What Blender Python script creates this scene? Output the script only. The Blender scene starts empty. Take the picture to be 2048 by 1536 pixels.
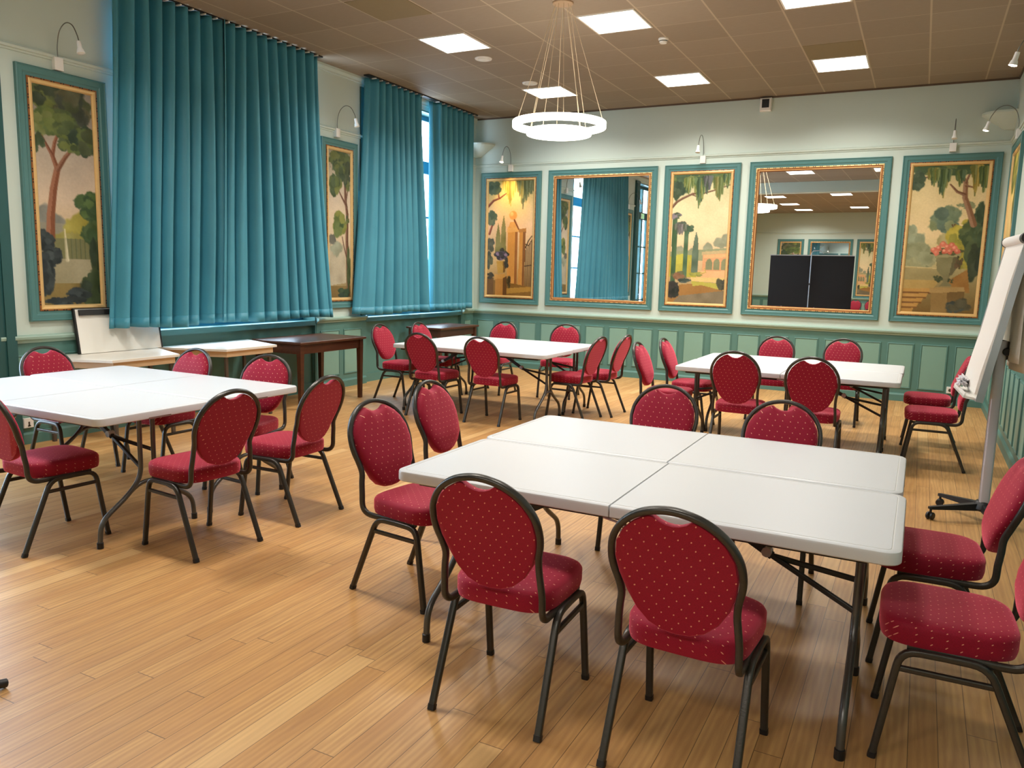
import bpy, bmesh, math, random
import numpy as np
from mathutils import Vector, Matrix

random.seed(7)
C = bpy.context.scene.collection
PI = math.pi

# ------------------------------------------------------------------ room (metres)
XL, XR, D, RB, H = -6.914, 0.845, 11.804, -8.8, 4.146
ZRAIL, ZFT, ZFB, ZCAP = 3.372, 3.254, 1.078, 0.960


def lin(c):
    c = c / 255.0
    return c / 12.92 if c <= 0.04045 else ((c + 0.055) / 1.055) ** 2.4


def rgb(r, g, b):
    return (lin(r), lin(g), lin(b), 1.0)


# ------------------------------------------------------------------ materials
class NT:
    def __init__(s, name):
        s.m = bpy.data.materials.new(name)
        s.m.use_nodes = True
        s.t = s.m.node_tree
        s.b = s.t.nodes['Principled BSDF']

    def n(s, typ, **kw):
        nd = s.t.nodes.new(typ)
        for k, v in kw.items():
            if k.startswith('i_'):
                nd.inputs[k[2:].replace('_', ' ')].default_value = v
            else:
                setattr(nd, k, v)
        return nd

    def l(s, a, b):
        s.t.links.new(a, b)

    def math(s, op, a, b=None, c=None):
        nd = s.t.nodes.new('ShaderNodeMath')
        nd.operation = op
        for i, x in enumerate((a, b, c)):
            if x is None:
                continue
            if isinstance(x, (int, float)):
                nd.inputs[i].default_value = x
            else:
                s.l(x, nd.inputs[i])
        return nd.outputs[0]

    def mix(s, f, a, b):
        nd = s.t.nodes.new('ShaderNodeMix')
        nd.data_type = 'RGBA'
        for i, x in ((0, f), (6, a), (7, b)):
            if isinstance(x, (int, float, tuple)):
                nd.inputs[i].default_value = x
            else:
                s.l(x, nd.inputs[i])
        return nd.outputs[2]


def plain(name, col, rough=0.5, metal=0.0, var=0.06, scale=6.0, bump=0.0, bscale=60.0, spec=0.5, coat=0.0, sheen=0.0):
    """principled paint / metal / cloth with slight procedural tone variation"""
    k = NT(name)
    tc = k.n('ShaderNodeTexCoord')
    no = k.n('ShaderNodeTexNoise', i_Scale=scale, i_Detail=4.0)
    k.l(tc.outputs['Object'], no.inputs['Vector'])
    a = tuple(x * (1 - var) for x in col[:3]) + (1,)
    b = tuple(min(1, x * (1 + var)) for x in col[:3]) + (1,)
    k.l(k.mix(no.outputs['Fac'], a, b), k.b.inputs['Base Color'])
    k.b.inputs['Roughness'].default_value = rough
    k.b.inputs['Metallic'].default_value = metal
    k.b.inputs['Specular IOR Level'].default_value = spec
    k.b.inputs['Coat Weight'].default_value = coat
    if sheen:
        k.b.inputs['Sheen Weight'].default_value = sheen
    if bump:
        n2 = k.n('ShaderNodeTexNoise', i_Scale=bscale, i_Detail=3.0)
        k.l(tc.outputs['Object'], n2.inputs['Vector'])
        bp = k.n('ShaderNodeBump', i_Strength=bump, i_Distance=0.002)
        k.l(n2.outputs['Fac'], bp.inputs['Height'])
        k.l(bp.outputs['Normal'], k.b.inputs['Normal'])
    return k.m


def emit(name, col, strength):
    k = NT(name)
    k.b.inputs['Base Color'].default_value = (0.8, 0.8, 0.8, 1)
    k.b.inputs['Emission Color'].default_value = col
    k.b.inputs['Emission Strength'].default_value = strength
    return k.m


M = {}
M['wall'] = plain('sage_wall_paint', rgb(198, 211, 200), 0.55, var=0.03, scale=1.5, bump=0.15, bscale=40)
M['stile'] = plain('green_panelling_paint', rgb(84, 126, 118), 0.45, var=0.04, scale=3)
M['panelf'] = plain('pale_green_panel_paint', rgb(124, 162, 148), 0.45, var=0.04, scale=3)
M['cap'] = plain('sage_cap_paint', rgb(150, 178, 164), 0.45, var=0.03)
M['teal'] = plain('teal_frame_paint', rgb(76, 122, 120), 0.4, var=0.05, scale=4)
M['dteal'] = plain('dark_teal_paint', rgb(38, 84, 84), 0.4, var=0.05, scale=4)
M['winblue'] = plain('window_teal_paint', rgb(70, 122, 136), 0.4, var=0.04)
M['gold'] = plain('gilding', rgb(222, 184, 122), 0.4, metal=0.35, var=0.08, scale=30)
M['golddark'] = plain('worn_gilding', rgb(150, 92, 44), 0.45, metal=0.3, var=0.2, scale=40)
M['dot'] = plain('dark_bead', rgb(40, 28, 18), 0.6)
M['white'] = plain('white_plastic', rgb(236, 235, 230), 0.4, var=0.02)
M['tabletop'] = plain('white_table_plastic', rgb(202, 204, 206), 0.38, var=0.015, scale=3, bump=0.05, bscale=200)
M['grout'] = plain('table_groove', rgb(205, 205, 202), 0.5, var=0.02)
M['frame'] = plain('hammered_black_steel', rgb(66, 64, 60), 0.32, metal=0.55, var=0.15, scale=80, bump=0.25, bscale=180)
M['tleg'] = plain('grey_steel_tube', rgb(92, 92, 90), 0.32, metal=0.6, var=0.08, scale=20)
M['black'] = plain('black_plastic', rgb(22, 22, 24), 0.45, var=0.1)
M['blackm'] = plain('black_cloth', rgb(20, 18, 19), 0.9, var=0.15, scale=40)
M['silver'] = plain('brushed_aluminium', rgb(188, 190, 196), 0.32, metal=0.8, var=0.04)
M['alu'] = plain('pale_lacquered_column', rgb(196, 196, 206), 0.38, metal=0.35, var=0.03)
M['steelwire'] = plain('steel_wire', rgb(150, 140, 125), 0.35, metal=0.8)
M['cablew'] = plain('pale_cable', rgb(226, 204, 170), 0.4, var=0.02)
M['wiredark'] = plain('gooseneck_steel', rgb(120, 122, 115), 0.35, metal=0.8)
M['paper'] = plain('paper', rgb(232, 228, 220), 0.7, var=0.03, scale=2)
M['cream'] = plain('cream_laminate', rgb(226, 220, 208), 0.35, var=0.02)
M['woodedge'] = plain('pale_wood_edge', rgb(214, 184, 146), 0.5, var=0.08, scale=12)
M['legbrown'] = plain('brown_grey_steel', rgb(84, 74, 64), 0.4, metal=0.3)
M['board'] = plain('whiteboard', rgb(232, 230, 222), 0.35, var=0.02)
M['green'] = emit('exit_green', rgb(20, 160, 80), 1.2)
M['bulb'] = emit('warm_bulb', (1.0, 0.86, 0.66, 1), 60.0)
M['bulboff'] = plain('bulb_glass', rgb(225, 222, 210), 0.15)
M['panel'] = emit('led_panel_diffuser', (1.0, 0.95, 0.88, 1), 5.0)
M['ring'] = emit('led_ring_diffuser', (1.0, 0.92, 0.80, 1), 7.0)
M['plastic'] = plain('clear_crumpled_film', rgb(220, 220, 226), 0.15, var=0.1, scale=30)
M['recess'] = plain('brown_recess', rgb(120, 92, 84), 0.6)
M['ceiltan'] = plain('olive_tile', rgb(136, 120, 88), 0.8, var=0.05, scale=30)
M['cornb'] = plain('dark_brown_bead', rgb(84, 66, 48), 0.6)
M['ceilframe'] = plain('ceiling_strip', rgb(168, 140, 108), 0.6)


def mat_fabric():
    k = NT('red_dotted_fabric')
    uv = k.n('ShaderNodeUVMap')
    def lattice(off):
        mp = k.n('ShaderNodeVectorMath', operation='MULTIPLY_ADD')
        k.l(uv.outputs['UV'], mp.inputs[0])
        mp.inputs[1].default_value = (1 / 0.040, 1 / 0.046, 0)
        mp.inputs[2].default_value = (off, off, 0)
        fr = k.n('ShaderNodeVectorMath', operation='FRACTION')
        k.l(mp.outputs[0], fr.inputs[0])
        sb = k.n('ShaderNodeVectorMath', operation='SUBTRACT')
        k.l(fr.outputs[0], sb.inputs[0]); sb.inputs[1].default_value = (0.5, 0.5, 0)
        sc = k.n('ShaderNodeVectorMath', operation='MULTIPLY')
        k.l(sb.outputs[0], sc.inputs[0]); sc.inputs[1].default_value = (0.040, 0.046, 0)
        ln = k.n('ShaderNodeVectorMath', operation='LENGTH')
        k.l(sc.outputs[0], ln.inputs[0])
        return k.math('LESS_THAN', ln.outputs['Value'], 0.0023)
    d = k.math('MAXIMUM', lattice(0.0), lattice(0.5))
    tc = k.n('ShaderNodeTexCoord')
    no = k.n('ShaderNodeTexNoise', i_Scale=400.0, i_Detail=2.0)
    k.l(tc.outputs['Object'], no.inputs['Vector'])
    base = k.mix(no.outputs['Fac'], rgb(98, 1, 20), rgb(160, 7, 48))
    col = k.mix(d, base, rgb(218, 150, 128))
    k.l(col, k.b.inputs['Base Color'])
    k.b.inputs['Roughness'].default_value = 0.62
    k.b.inputs['Sheen Weight'].default_value = 1.0
    k.b.inputs['Sheen Roughness'].default_value = 0.5
    k.b.inputs['Sheen Tint'].default_value = rgb(255, 120, 140)
    k.b.inputs['Specular IOR Level'].default_value = 0.2
    bp = k.n('ShaderNodeBump', i_Strength=0.2, i_Distance=0.001)
    k.l(no.outputs['Fac'], bp.inputs['Height'])
    k.l(bp.outputs['Normal'], k.b.inputs['Normal'])
    return k.m


def mat_curtain():
    k = NT('teal_satin_curtain')
    tc = k.n('ShaderNodeTexCoord')
    no = k.n('ShaderNodeTexNoise', i_Scale=2.2, i_Detail=4.0)
    k.l(tc.outputs['Object'], no.inputs['Vector'])
    mp = k.n('ShaderNodeMapping'); mp.inputs['Scale'].default_value = (300, 300, 300)
    k.l(tc.outputs['Object'], mp.inputs['Vector'])
    n2 = k.n('ShaderNodeTexNoise', i_Scale=1.0, i_Detail=1.0)
    k.l(mp.outputs[0], n2.inputs['Vector'])
    c = k.mix(no.outputs['Fac'], rgb(46, 124, 148), rgb(66, 150, 172))
    c = k.mix(k.math('MULTIPLY', n2.outputs['Fac'], 0.35), c, rgb(100, 168, 186))
    k.l(c, k.b.inputs['Base Color'])
    k.b.inputs['Roughness'].default_value = 0.5
    k.b.inputs['Sheen Weight'].default_value = 0.25
    k.b.inputs['Sheen Tint'].default_value = rgb(150, 210, 220)
    bp = k.n('ShaderNodeBump', i_Strength=0.15, i_Distance=0.004)
    n3 = k.n('ShaderNodeTexNoise', i_Scale=9.0, i_Detail=3.0, i_Distortion=1.2)
    k.l(tc.outputs['Object'], n3.inputs['Vector'])
    k.l(n3.outputs['Fac'], bp.inputs['Height'])
    k.l(bp.outputs['Normal'], k.b.inputs['Normal'])
    return k.m


def mat_floor():
    """narrow oak boards running towards the back wall"""
    k = NT('oak_board_floor')
    tc = k.n('ShaderNodeTexCoord')
    sx = k.n('ShaderNodeSeparateXYZ'); k.l(tc.outputs['Object'], sx.inputs[0])
    W, L = 0.094, 1.4
    u = k.math('DIVIDE', sx.outputs['X'], W)
    row = k.math('FLOOR', u)
    fu = k.math('FRACT', u)
    wn = k.n('ShaderNodeTexWhiteNoise', noise_dimensions='1D'); k.l(row, wn.inputs['W'])
    v = k.math('ADD', k.math('DIVIDE', sx.outputs['Y'], L), k.math('MULTIPLY', wn.outputs['Value'], 7.3))
    colu = k.math('FLOOR', v); fv = k.math('FRACT', v)
    cb = k.n('ShaderNodeCombineXYZ'); k.l(row, cb.inputs[0]); k.l(colu, cb.inputs[1])
    w2 = k.n('ShaderNodeTexWhiteNoise', noise_dimensions='3D'); k.l(cb.outputs[0], w2.inputs['Vector'])
    rnd = w2.outputs['Value']
    # grain
    off = k.n('ShaderNodeCombineXYZ')
    k.l(k.math('ADD', k.math('MULTIPLY', sx.outputs['X'], 22.0), k.math('MULTIPLY', rnd, 90.0)), off.inputs[0])
    k.l(k.math('ADD', k.math('MULTIPLY', sx.outputs['Y'], 2.2), k.math('MULTIPLY', rnd, 40.0)), off.inputs[1])
    g = k.n('ShaderNodeTexNoise', i_Scale=1.0, i_Detail=6.0, i_Roughness=0.6, i_Distortion=0.8)
    k.l(off.outputs[0], g.inputs['Vector'])
    wv = k.n('ShaderNodeTexWave', wave_type='BANDS', bands_direction='X', i_Scale=0.55, i_Distortion=7.0, i_Detail=2.5)
    k.l(off.outputs[0], wv.inputs['Vector'])
    off2 = k.n('ShaderNodeCombineXYZ')
    k.l(k.math('MULTIPLY', sx.outputs['X'], 420.0), off2.inputs[0])
    k.l(k.math('MULTIPLY', sx.outputs['Y'], 9.0), off2.inputs[1])
    fine = k.n('ShaderNodeTexNoise', i_Scale=1.0, i_Detail=2.0); k.l(off2.outputs[0], fine.inputs['Vector'])
    c = k.mix(rnd, rgb(212, 160, 92), rgb(240, 194, 124))
    c = k.mix(k.math('MULTIPLY', k.math('POWER', g.outputs['Fac'], 1.6), 1.25), c, rgb(150, 98, 52))
    c = k.mix(k.math('MULTIPLY', wv.outputs['Fac'], 0.42), c, rgb(146, 98, 52))
    c = k.mix(k.math('MULTIPLY', fine.outputs['Fac'], 0.3), c, rgb(232, 188, 124))
    hot = k.math('GREATER_THAN', rnd, 0.965)
    c = k.mix(k.math('MULTIPLY', hot, 0.4), c, rgb(240, 202, 140))
    big = k.n('ShaderNodeTexNoise', i_Scale=1.6, i_Detail=5.0); k.l(tc.outputs['Object'], big.inputs['Vector'])
    c = k.mix(k.math('MULTIPLY', big.outputs['Fac'], 0.5), c, rgb(164, 114, 66))
    ed = k.math('MINIMUM', fu, k.math('SUBTRACT', 1.0, fu))
    gap = k.math('LESS_THAN', ed, 0.014)
    ev = k.math('MINIMUM', fv, k.math('SUBTRACT', 1.0, fv))
    gap = k.math('MAXIMUM', gap, k.math('LESS_THAN', ev, 0.0012))
    c = k.mix(k.math('MULTIPLY', gap, 0.72), c, rgb(52, 32, 18))
    k.l(c, k.b.inputs['Base Color'])
    r = k.math('ADD', 0.30, k.math('MULTIPLY', g.outputs['Fac'], 0.2))
    k.l(r, k.b.inputs['Roughness'])
    k.b.inputs['Specular IOR Level'].default_value = 0.55
    bp = k.n('ShaderNodeBump', i_Strength=0.25, i_Distance=0.002)
    k.l(k.math('SUBTRACT', k.math('MULTIPLY', fine.outputs['Fac'], 0.2), gap), bp.inputs['Height'])
    k.l(bp.outputs['Normal'], k.b.inputs['Normal'])
    return k.m


def mat_ceiling():
    k = NT('brown_fibre_ceiling_tiles')
    tc = k.n('ShaderNodeTexCoord')
    sx = k.n('ShaderNodeSeparateXYZ'); k.l(tc.outputs['Object'], sx.inputs[0])
    S = 0.63
    u = k.math('DIVIDE', k.math('ADD', sx.outputs['X'], 5.823 + 63.0), S)
    v = k.math('DIVIDE', k.math('ADD', sx.outputs['Y'], -8.795 + 63.0), S)
    fu, fv = k.math('FRACT', u), k.math('FRACT', v)
    eu = k.math('MINIMUM', fu, k.math('SUBTRACT', 1.0, fu))
    ev = k.math('MINIMUM', fv, k.math('SUBTRACT', 1.0, fv))
    gu = k.math('LESS_THAN', eu, 0.014)
    gv = k.math('LESS_THAN', ev, 0.007)
    cb = k.n('ShaderNodeCombineXYZ'); k.l(k.math('FLOOR', u), cb.inputs[0]); k.l(k.math('FLOOR', v), cb.inputs[1])
    wn = k.n('ShaderNodeTexWhiteNoise', noise_dimensions='3D'); k.l(cb.outputs[0], wn.inputs['Vector'])
    off = k.n('ShaderNodeCombineXYZ')
    k.l(k.math('MULTIPLY', sx.outputs['X'], 10.0), off.inputs[0]); k.l(k.math('MULTIPLY', sx.outputs['Y'], 90.0), off.inputs[1])
    no = k.n('ShaderNodeTexNoise', i_Scale=1.0, i_Detail=4.0); k.l(off.outputs[0], no.inputs['Vector'])
    c = k.mix(wn.outputs['Value'], rgb(150, 134, 114), rgb(162, 146, 126))
    c = k.mix(k.math('MULTIPLY', no.outputs['Fac'], 0.55), c, rgb(124, 108, 88))
    c = k.mix(k.math('MULTIPLY', k.math('MAXIMUM', gu, gv), 0.6), c, rgb(200, 180, 152))
    k.l(c, k.b.inputs['Base Color'])
    k.b.inputs['Roughness'].default_value = 0.75
    return k.m


def mat_wood():
    k = NT('dark_polished_wood')
    tc = k.n('ShaderNodeTexCoord')
    mp = k.n('ShaderNodeMapping'); mp.inputs['Scale'].default_value = (18, 2.0, 18)
    k.l(tc.outputs['Object'], mp.inputs['Vector'])
    no = k.n('ShaderNodeTexNoise', i_Scale=1.5, i_Detail=5.0, i_Distortion=0.6)
    k.l(mp.outputs[0], no.inputs['Vector'])
    k.l(k.mix(no.outputs['Fac'], rgb(50, 28, 19), rgb(96, 56, 35)), k.b.inputs['Base Color'])
    k.b.inputs['Roughness'].default_value = 0.32
    return k.m


def mat_mirror():
    k = NT('silvered_mirror_glass')
    k.b.inputs['Base Color'].default_value = (0.86, 0.89, 0.90, 1)
    k.b.inputs['Metallic'].default_value = 1.0
    k.b.inputs['Roughness'].default_value = 0.0
    tc = k.n('ShaderNodeTexCoord')
    no = k.n('ShaderNodeTexNoise', i_Scale=1.2, i_Detail=0.0); k.l(tc.outputs['Object'], no.inputs['Vector'])
    k.l(k.mix(no.outputs['Fac'], (0.84, 0.87, 0.88, 1), (0.88, 0.91, 0.92, 1)), k.b.inputs['Base Color'])
    return k.m


def mat_glass():
    k = NT('window_glass')
    k.t.nodes.remove(k.b)
    out = k.t.nodes['Material Output']
    tr = k.n('ShaderNodeBsdfTransparent'); tr.inputs[0].default_value = (0.97, 0.99, 1.0, 1)
    gl = k.n('ShaderNodeBsdfGlossy'); gl.inputs['Roughness'].default_value = 0.02
    lw = k.n('ShaderNodeLayerWeight', i_Blend=0.5)
    fr = k.math('ADD', 0.03, k.math('MULTIPLY', k.math('POWER', lw.outputs['Facing'], 4.0), 0.45))
    mx = k.n('ShaderNodeMixShader')
    k.l(fr, mx.inputs[0]); k.l(tr.outputs[0], mx.inputs[1]); k.l(gl.outputs[0], mx.inputs[2])
    k.l(mx.outputs[0], out.inputs['Surface'])
    return k.m


def mat_canvas():
    k = NT('oil_on_canvas')
    at = k.n('ShaderNodeAttribute', attribute_name='Col')
    tc = k.n('ShaderNodeTexCoord')
    no = k.n('ShaderNodeTexNoise', i_Scale=45.0, i_Detail=3.0)
    k.l(tc.outputs['Object'], no.inputs['Vector'])
    hsv = k.n('ShaderNodeHueSaturation'); k.l(at.outputs['Color'], hsv.inputs['Color'])
    k.l(k.math('ADD', 0.88, k.math('MULTIPLY', no.outputs['Fac'], 0.24)), hsv.inputs['Value'])
    k.l(hsv.outputs[0], k.b.inputs['Base Color'])
    k.b.inputs['Roughness'].default_value = 0.5
    k.b.inputs['Specular IOR Level'].default_value = 0.25
    return k.m


M['fabric'] = mat_fabric()
M['curtain'] = mat_curtain()
M['floor'] = mat_floor()
M['ceiling'] = mat_ceiling()
M['wood'] = mat_wood()
M['mirror'] = mat_mirror()
M['glass'] = mat_glass()
M['canvas'] = mat_canvas()


# ------------------------------------------------------------------ mesh helpers
class MB:
    def __init__(s):
        s.v, s.f, s.mi, s.uv = [], [], [], None

    def add(s, vs, fs, mi=0):
        o = len(s.v)
        s.v += [tuple(x) for x in vs]
        s.f += [tuple(i + o for i in f) for f in fs]
        s.mi += [mi] * len(fs)

    def box(s, a, b, mi=0):
        x0, y0, z0 = a; x1, y1, z1 = b
        vs = [(x0, y0, z0), (x1, y0, z0), (x1, y1, z0), (x0, y1, z0), (x0, y0, z1), (x1, y0, z1), (x1, y1, z1), (x0, y1, z1)]
        s.add(vs, [(0, 3, 2, 1), (4, 5, 6, 7), (0, 1, 5, 4), (1, 2, 6, 5), (2, 3, 7, 6), (3, 0, 4, 7)], mi)

    def sweep(s, path, sec, closed=False, mi=0, ref=None):
        p = [Vector(q) for q in path]
        n = len(p); m = len(sec)
        T = []
        for i in range(n):
            a = p[i - 1] if (i > 0 or closed) else p[i]
            b = p[(i + 1) % n] if (i < n - 1 or closed) else p[i]
            T.append((b - a).normalized())
        r = Vector(ref) if ref else (Vector((0, 0, 1)) if abs(T[0].z) < 0.9 else Vector((1, 0, 0)))
        N = (r - T[0] * r.dot(T[0])).normalized()
        vs = []
        for i in range(n):
            N = (N - T[i] * N.dot(T[i])).normalized()
            B = T[i].cross(N)
            for a, b in sec:
                vs.append(p[i] + N * a + B * b)
        fs = []
        for i in range(n if closed else n - 1):
            j = (i + 1) % n
            for q in range(m):
                w = (q + 1) % m
                fs.append((i * m + q, i * m + w, j * m + w, j * m + q))
        if not closed:
            fs.append(tuple(range(m))[::-1]); fs.append(tuple(range((n - 1) * m, n * m)))
        s.add(vs, fs, mi)

    def tube(s, path, r, closed=False, seg=8, mi=0):
        s.sweep(path, circ(r, seg), closed, mi)

    def lathe(s, prof, seg=24, mi=0, origin=(0, 0, 0), axis='z'):
        vs, fs = [], []
        m = len(prof)
        for i in range(seg):
            a = 2 * PI * i / seg
            for r, z in prof:
                q = (r * math.cos(a), r * math.sin(a), z)
                if axis == 'y':
                    q = (q[0], q[2], q[1])
                elif axis == 'x':
                    q = (q[2], q[0], q[1])
                vs.append((q[0] + origin[0], q[1] + origin[1], q[2] + origin[2]))
        for i in range(seg):
            j = (i + 1) % seg
            for k in range(m - 1):
                fs.append((i * m + k, j * m + k, j * m + k + 1, i * m + k + 1))
        if prof[0][0] > 1e-6:
            fs.append(tuple(i * m for i in range(seg))[::-1])
        if prof[-1][0] > 1e-6:
            fs.append(tuple(i * m + m - 1 for i in range(seg)))
        s.add(vs, fs, mi)

    def rings(s, rings, mi=0, cap0=True, cap1=True, center=None):
        """stack of equal-length closed outlines"""
        n = len(rings[0]); vs = [q for r in rings for q in r]; fs = []
        for i in range(len(rings) - 1):
            for k in range(n):
                w = (k + 1) % n
                fs.append((i * n + k, i * n + w, (i + 1) * n + w, (i + 1) * n + k))
        if cap0:
            fs.append(tuple(range(n))[::-1])
        if cap1:
            if center is not None:
                vs.append(center); c = len(vs) - 1; o = (len(rings) - 1) * n
                for k in range(n):
                    fs.append((o + k, o + (k + 1) % n, c))
            else:
                fs.append(tuple(range((len(rings) - 1) * n, len(rings) * n)))
        s.add(vs, fs, mi)

    def rframe(s, w, h, prof, mi=0):
        """mitred rectangular moulding, lower-left outer corner at (0,0), lying in XZ, facing -Y; prof = (inset, out)"""
        vs, fs = [], []
        m = len(prof)
        for cx, cz, sx, sz in ((0, 0, 1, 1), (w, 0, -1, 1), (w, h, -1, -1), (0, h, 1, -1)):
            for d, o in prof:
                vs.append((cx + sx * d, -o, cz + sz * d))
        for i in range(4):
            j = (i + 1) % 4
            for k in range(m - 1):
                fs.append((i * m + k, j * m + k, j * m + k + 1, i * m + k + 1))
        s.add(vs, fs, mi)

    def build(s, name, mats, parent=None, smooth=0.0, fixn=True, uvf=None):
        me = bpy.data.meshes.new(name)
        me.from_pydata(s.v, [], s.f)
        if not isinstance(mats, (list, tuple)):
            mats = [mats]
        for m in mats:
            me.materials.append(m)
        me.polygons.foreach_set('material_index', s.mi)
        if fixn:
            bm = bmesh.new(); bm.from_mesh(me)
            bmesh.ops.recalc_face_normals(bm, faces=bm.faces)
            bm.to_mesh(me); bm.free()
        if uvf:
            ul = me.uv_layers.new(name='UVMap')
            for lp in me.loops:
                ul.data[lp.index].uv = uvf(me.vertices[lp.vertex_index].co)
        if smooth:
            me.shade_smooth()
            me.set_sharp_from_angle(angle=math.radians(smooth))
        me.update()
        o = bpy.data.objects.new(name, me)
        C.objects.link(o)
        if parent:
            o.parent = parent
        return o


def circ(r, n=8):
    return [(r * math.cos(2 * PI * i / n), r * math.sin(2 * PI * i / n)) for i in range(n)]


def rsq(w, h, r, n=2):
    out = []
    for cx, cy, a0 in ((w / 2 - r, h / 2 - r, 0), (-w / 2 + r, h / 2 - r, 90), (-w / 2 + r, -h / 2 + r, 180), (w / 2 - r, -h / 2 + r, 270)):
        for i in range(n + 1):
            a = math.radians(a0 + 90 * i / n)
            out.append((cx + r * math.cos(a), cy + r * math.sin(a)))
    return out


def bend(pts, r, n=5):
    p = [Vector(q) for q in pts]
    out = [p[0]]
    for i in range(1, len(p) - 1):
        a, b, c = p[i - 1], p[i], p[i + 1]
        d1 = min(r, (a - b).length * 0.48); d2 = min(r, (c - b).length * 0.48)
        s = b + (a - b).normalized() * d1; e = b + (c - b).normalized() * d2
        for k in range(n + 1):
            t = k / n
            out.append(s * (1 - t) ** 2 + b * 2 * t * (1 - t) + e * t * t)
    out.append(p[-1])
    return out


def crom(pts, n=5, closed=False):
    p = [Vector(q) for q in pts]
    out = []
    N = len(p)
    for i in range(N if closed else N - 1):
        a = p[i - 1] if (i > 0 or closed) else p[i] * 2 - p[i + 1]
        b = p[i]; c = p[(i + 1) % N]
        d = p[(i + 2) % N] if (i + 2 < N or closed) else c * 2 - b
        for k in range(n):
            t = k / n
            out.append(0.5 * ((2 * b) + (c - a) * t + (2 * a - 5 * b + 4 * c - d) * t * t + (3 * b - a - 3 * c + d) * t ** 3))
    if not closed:
        out.append(p[-1])
    return out


def tag(o, label=None, cat=None, group=None, kind=None):
    if label:
        o['label'] = label
    if cat:
        o['category'] = cat
    if group:
        o['group'] = group
    if kind:
        o['kind'] = kind
    return o


def empty(name, loc=(0, 0, 0), rz=0.0, label=None, cat=None, group=None, kind=None):
    o = bpy.data.objects.new(name, None)
    o.empty_display_size = 0.1
    C.objects.link(o)
    o.location = loc; o.rotation_euler = (0, 0, rz)
    return tag(o, label, cat, group, kind)


def copy_tree(o, parent=None):
    c = o.copy(); C.objects.link(c)
    c.parent = parent
    for ch in list(KIDS.get(o.name, o.children)):
        copy_tree(ch, c)
    return c


KIDS = {}

# wall frames: direction left->right as seen from the room, rotation of a hung thing
WALL = {'back': (Vector((1, 0, 0)), Vector((0, D, 0)), 0.0), 'left': (Vector((0, 1, 0)), Vector((XL, 0, 0)), PI / 2),
        'right': (Vector((0, -1, 0)), Vector((XR, 0, 0)), -PI / 2), 'rear': (Vector((-1, 0, 0)), Vector((0, RB, 0)), PI)}


def hang(wall, u, z):
    d, o, r = WALL[wall]
    p = o + d * u
    return (p.x, p.y, z), r


# ------------------------------------------------------------------ room shell
m = MB(); m.box((XL - 0.4, RB - 0.3, -0.12), (XR + 0.3, D + 0.3, 0)); tag(m.build('floor', M['floor']), 'narrow oak board floor of the hall', 'floor', kind='structure')
m = MB(); m.box((XL - 0.4, RB - 0.3, H), (XR + 0.3, D + 0.3, H + 0.12)); tag(m.build('ceiling', M['ceiling']), 'brown fibre tile ceiling of the hall', 'ceiling', kind='structure')
m = MB(); m.box((XL - 0.4, D, 0), (XR + 0.3, D + 0.25, H)); tag(m.build('wall_back', M['wall']), 'sage painted back wall', 'wall', kind='structure')
m = MB(); m.box((XR, RB - 0.25, 0), (XR + 0.25, D, H)); tag(m.build('wall_right', M['wall']), 'sage painted right wall', 'wall', kind='structure')
m = MB(); m.box((XL - 0.4, RB - 0.25, 0), (XR, RB, H)); tag(m.build('wall_rear', M['wall']), 'sage painted rear wall seen in the mirror', 'wall', kind='structure')
OPEN = [(1.9, 3.70), (5.08, 7.79), (8.80, 11.42)]
ZO0, ZO1 = 0.87, 4.0
m = MB()
ys = [RB] + [y for o in OPEN for y in o] + [D]
for i in range(0, len(ys), 2):
    m.box((XL - 0.38, ys[i], 0), (XL, ys[i + 1], H))
for i, (a, b) in enumerate(OPEN):
    m.box((XL - 0.38, a, ZO1), (XL, b, H))
    if i > 0:
        m.box((XL - 0.38, a, 0), (XL - 0.06, b, ZO0))
tag(m.build('wall_left', M['wall']), 'sage painted left wall with tall windows', 'wall', kind='structure')

# window linings, aprons and sills
for i, (a, b) in enumerate(OPEN):
    m = MB()
    zb = ZO0 if i > 0 else 0.0
    m.box((XL - 0.38, a, zb), (XL + 0.004, a + 0.02, ZO1)); m.box((XL - 0.38, b - 0.02, zb), (XL + 0.004, b, ZO1))
    m.box((XL - 0.38, a, ZO1 - 0.02), (XL + 0.004, b, ZO1))
    if i == 0:
        m.box((XL - 0.38, a, 0), (XL - 0.10, b, 0.02))
        tag(m.build('trim_1', M['dteal']), 'painted lining of the glazed double door', 'door trim', kind='structure')
        continue
    m.box((XL - 0.06, a, 0), (XL + 0.004, a + 0.02, ZO0)); m.box((XL - 0.06, b - 0.02, 0), (XL + 0.004, b, ZO0))
    m.box((XL - 0.062, a + 0.02, 0), (XL - 0.052, b - 0.02, ZO0 - 0.002))
    m.box((XL - 0.052, a + 0.02, 0), (XL - 0.038, b - 0.02, 0.12))
    m.box((XL - 0.38, a + 0.02, ZO0), (XL + 0.012, b - 0.02, ZO0 + 0.06))
    tag(m.build('trim_%d' % (i + 1), M['stile']), 'painted lining and sill of a tall window', 'window trim', kind='structure')


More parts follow.
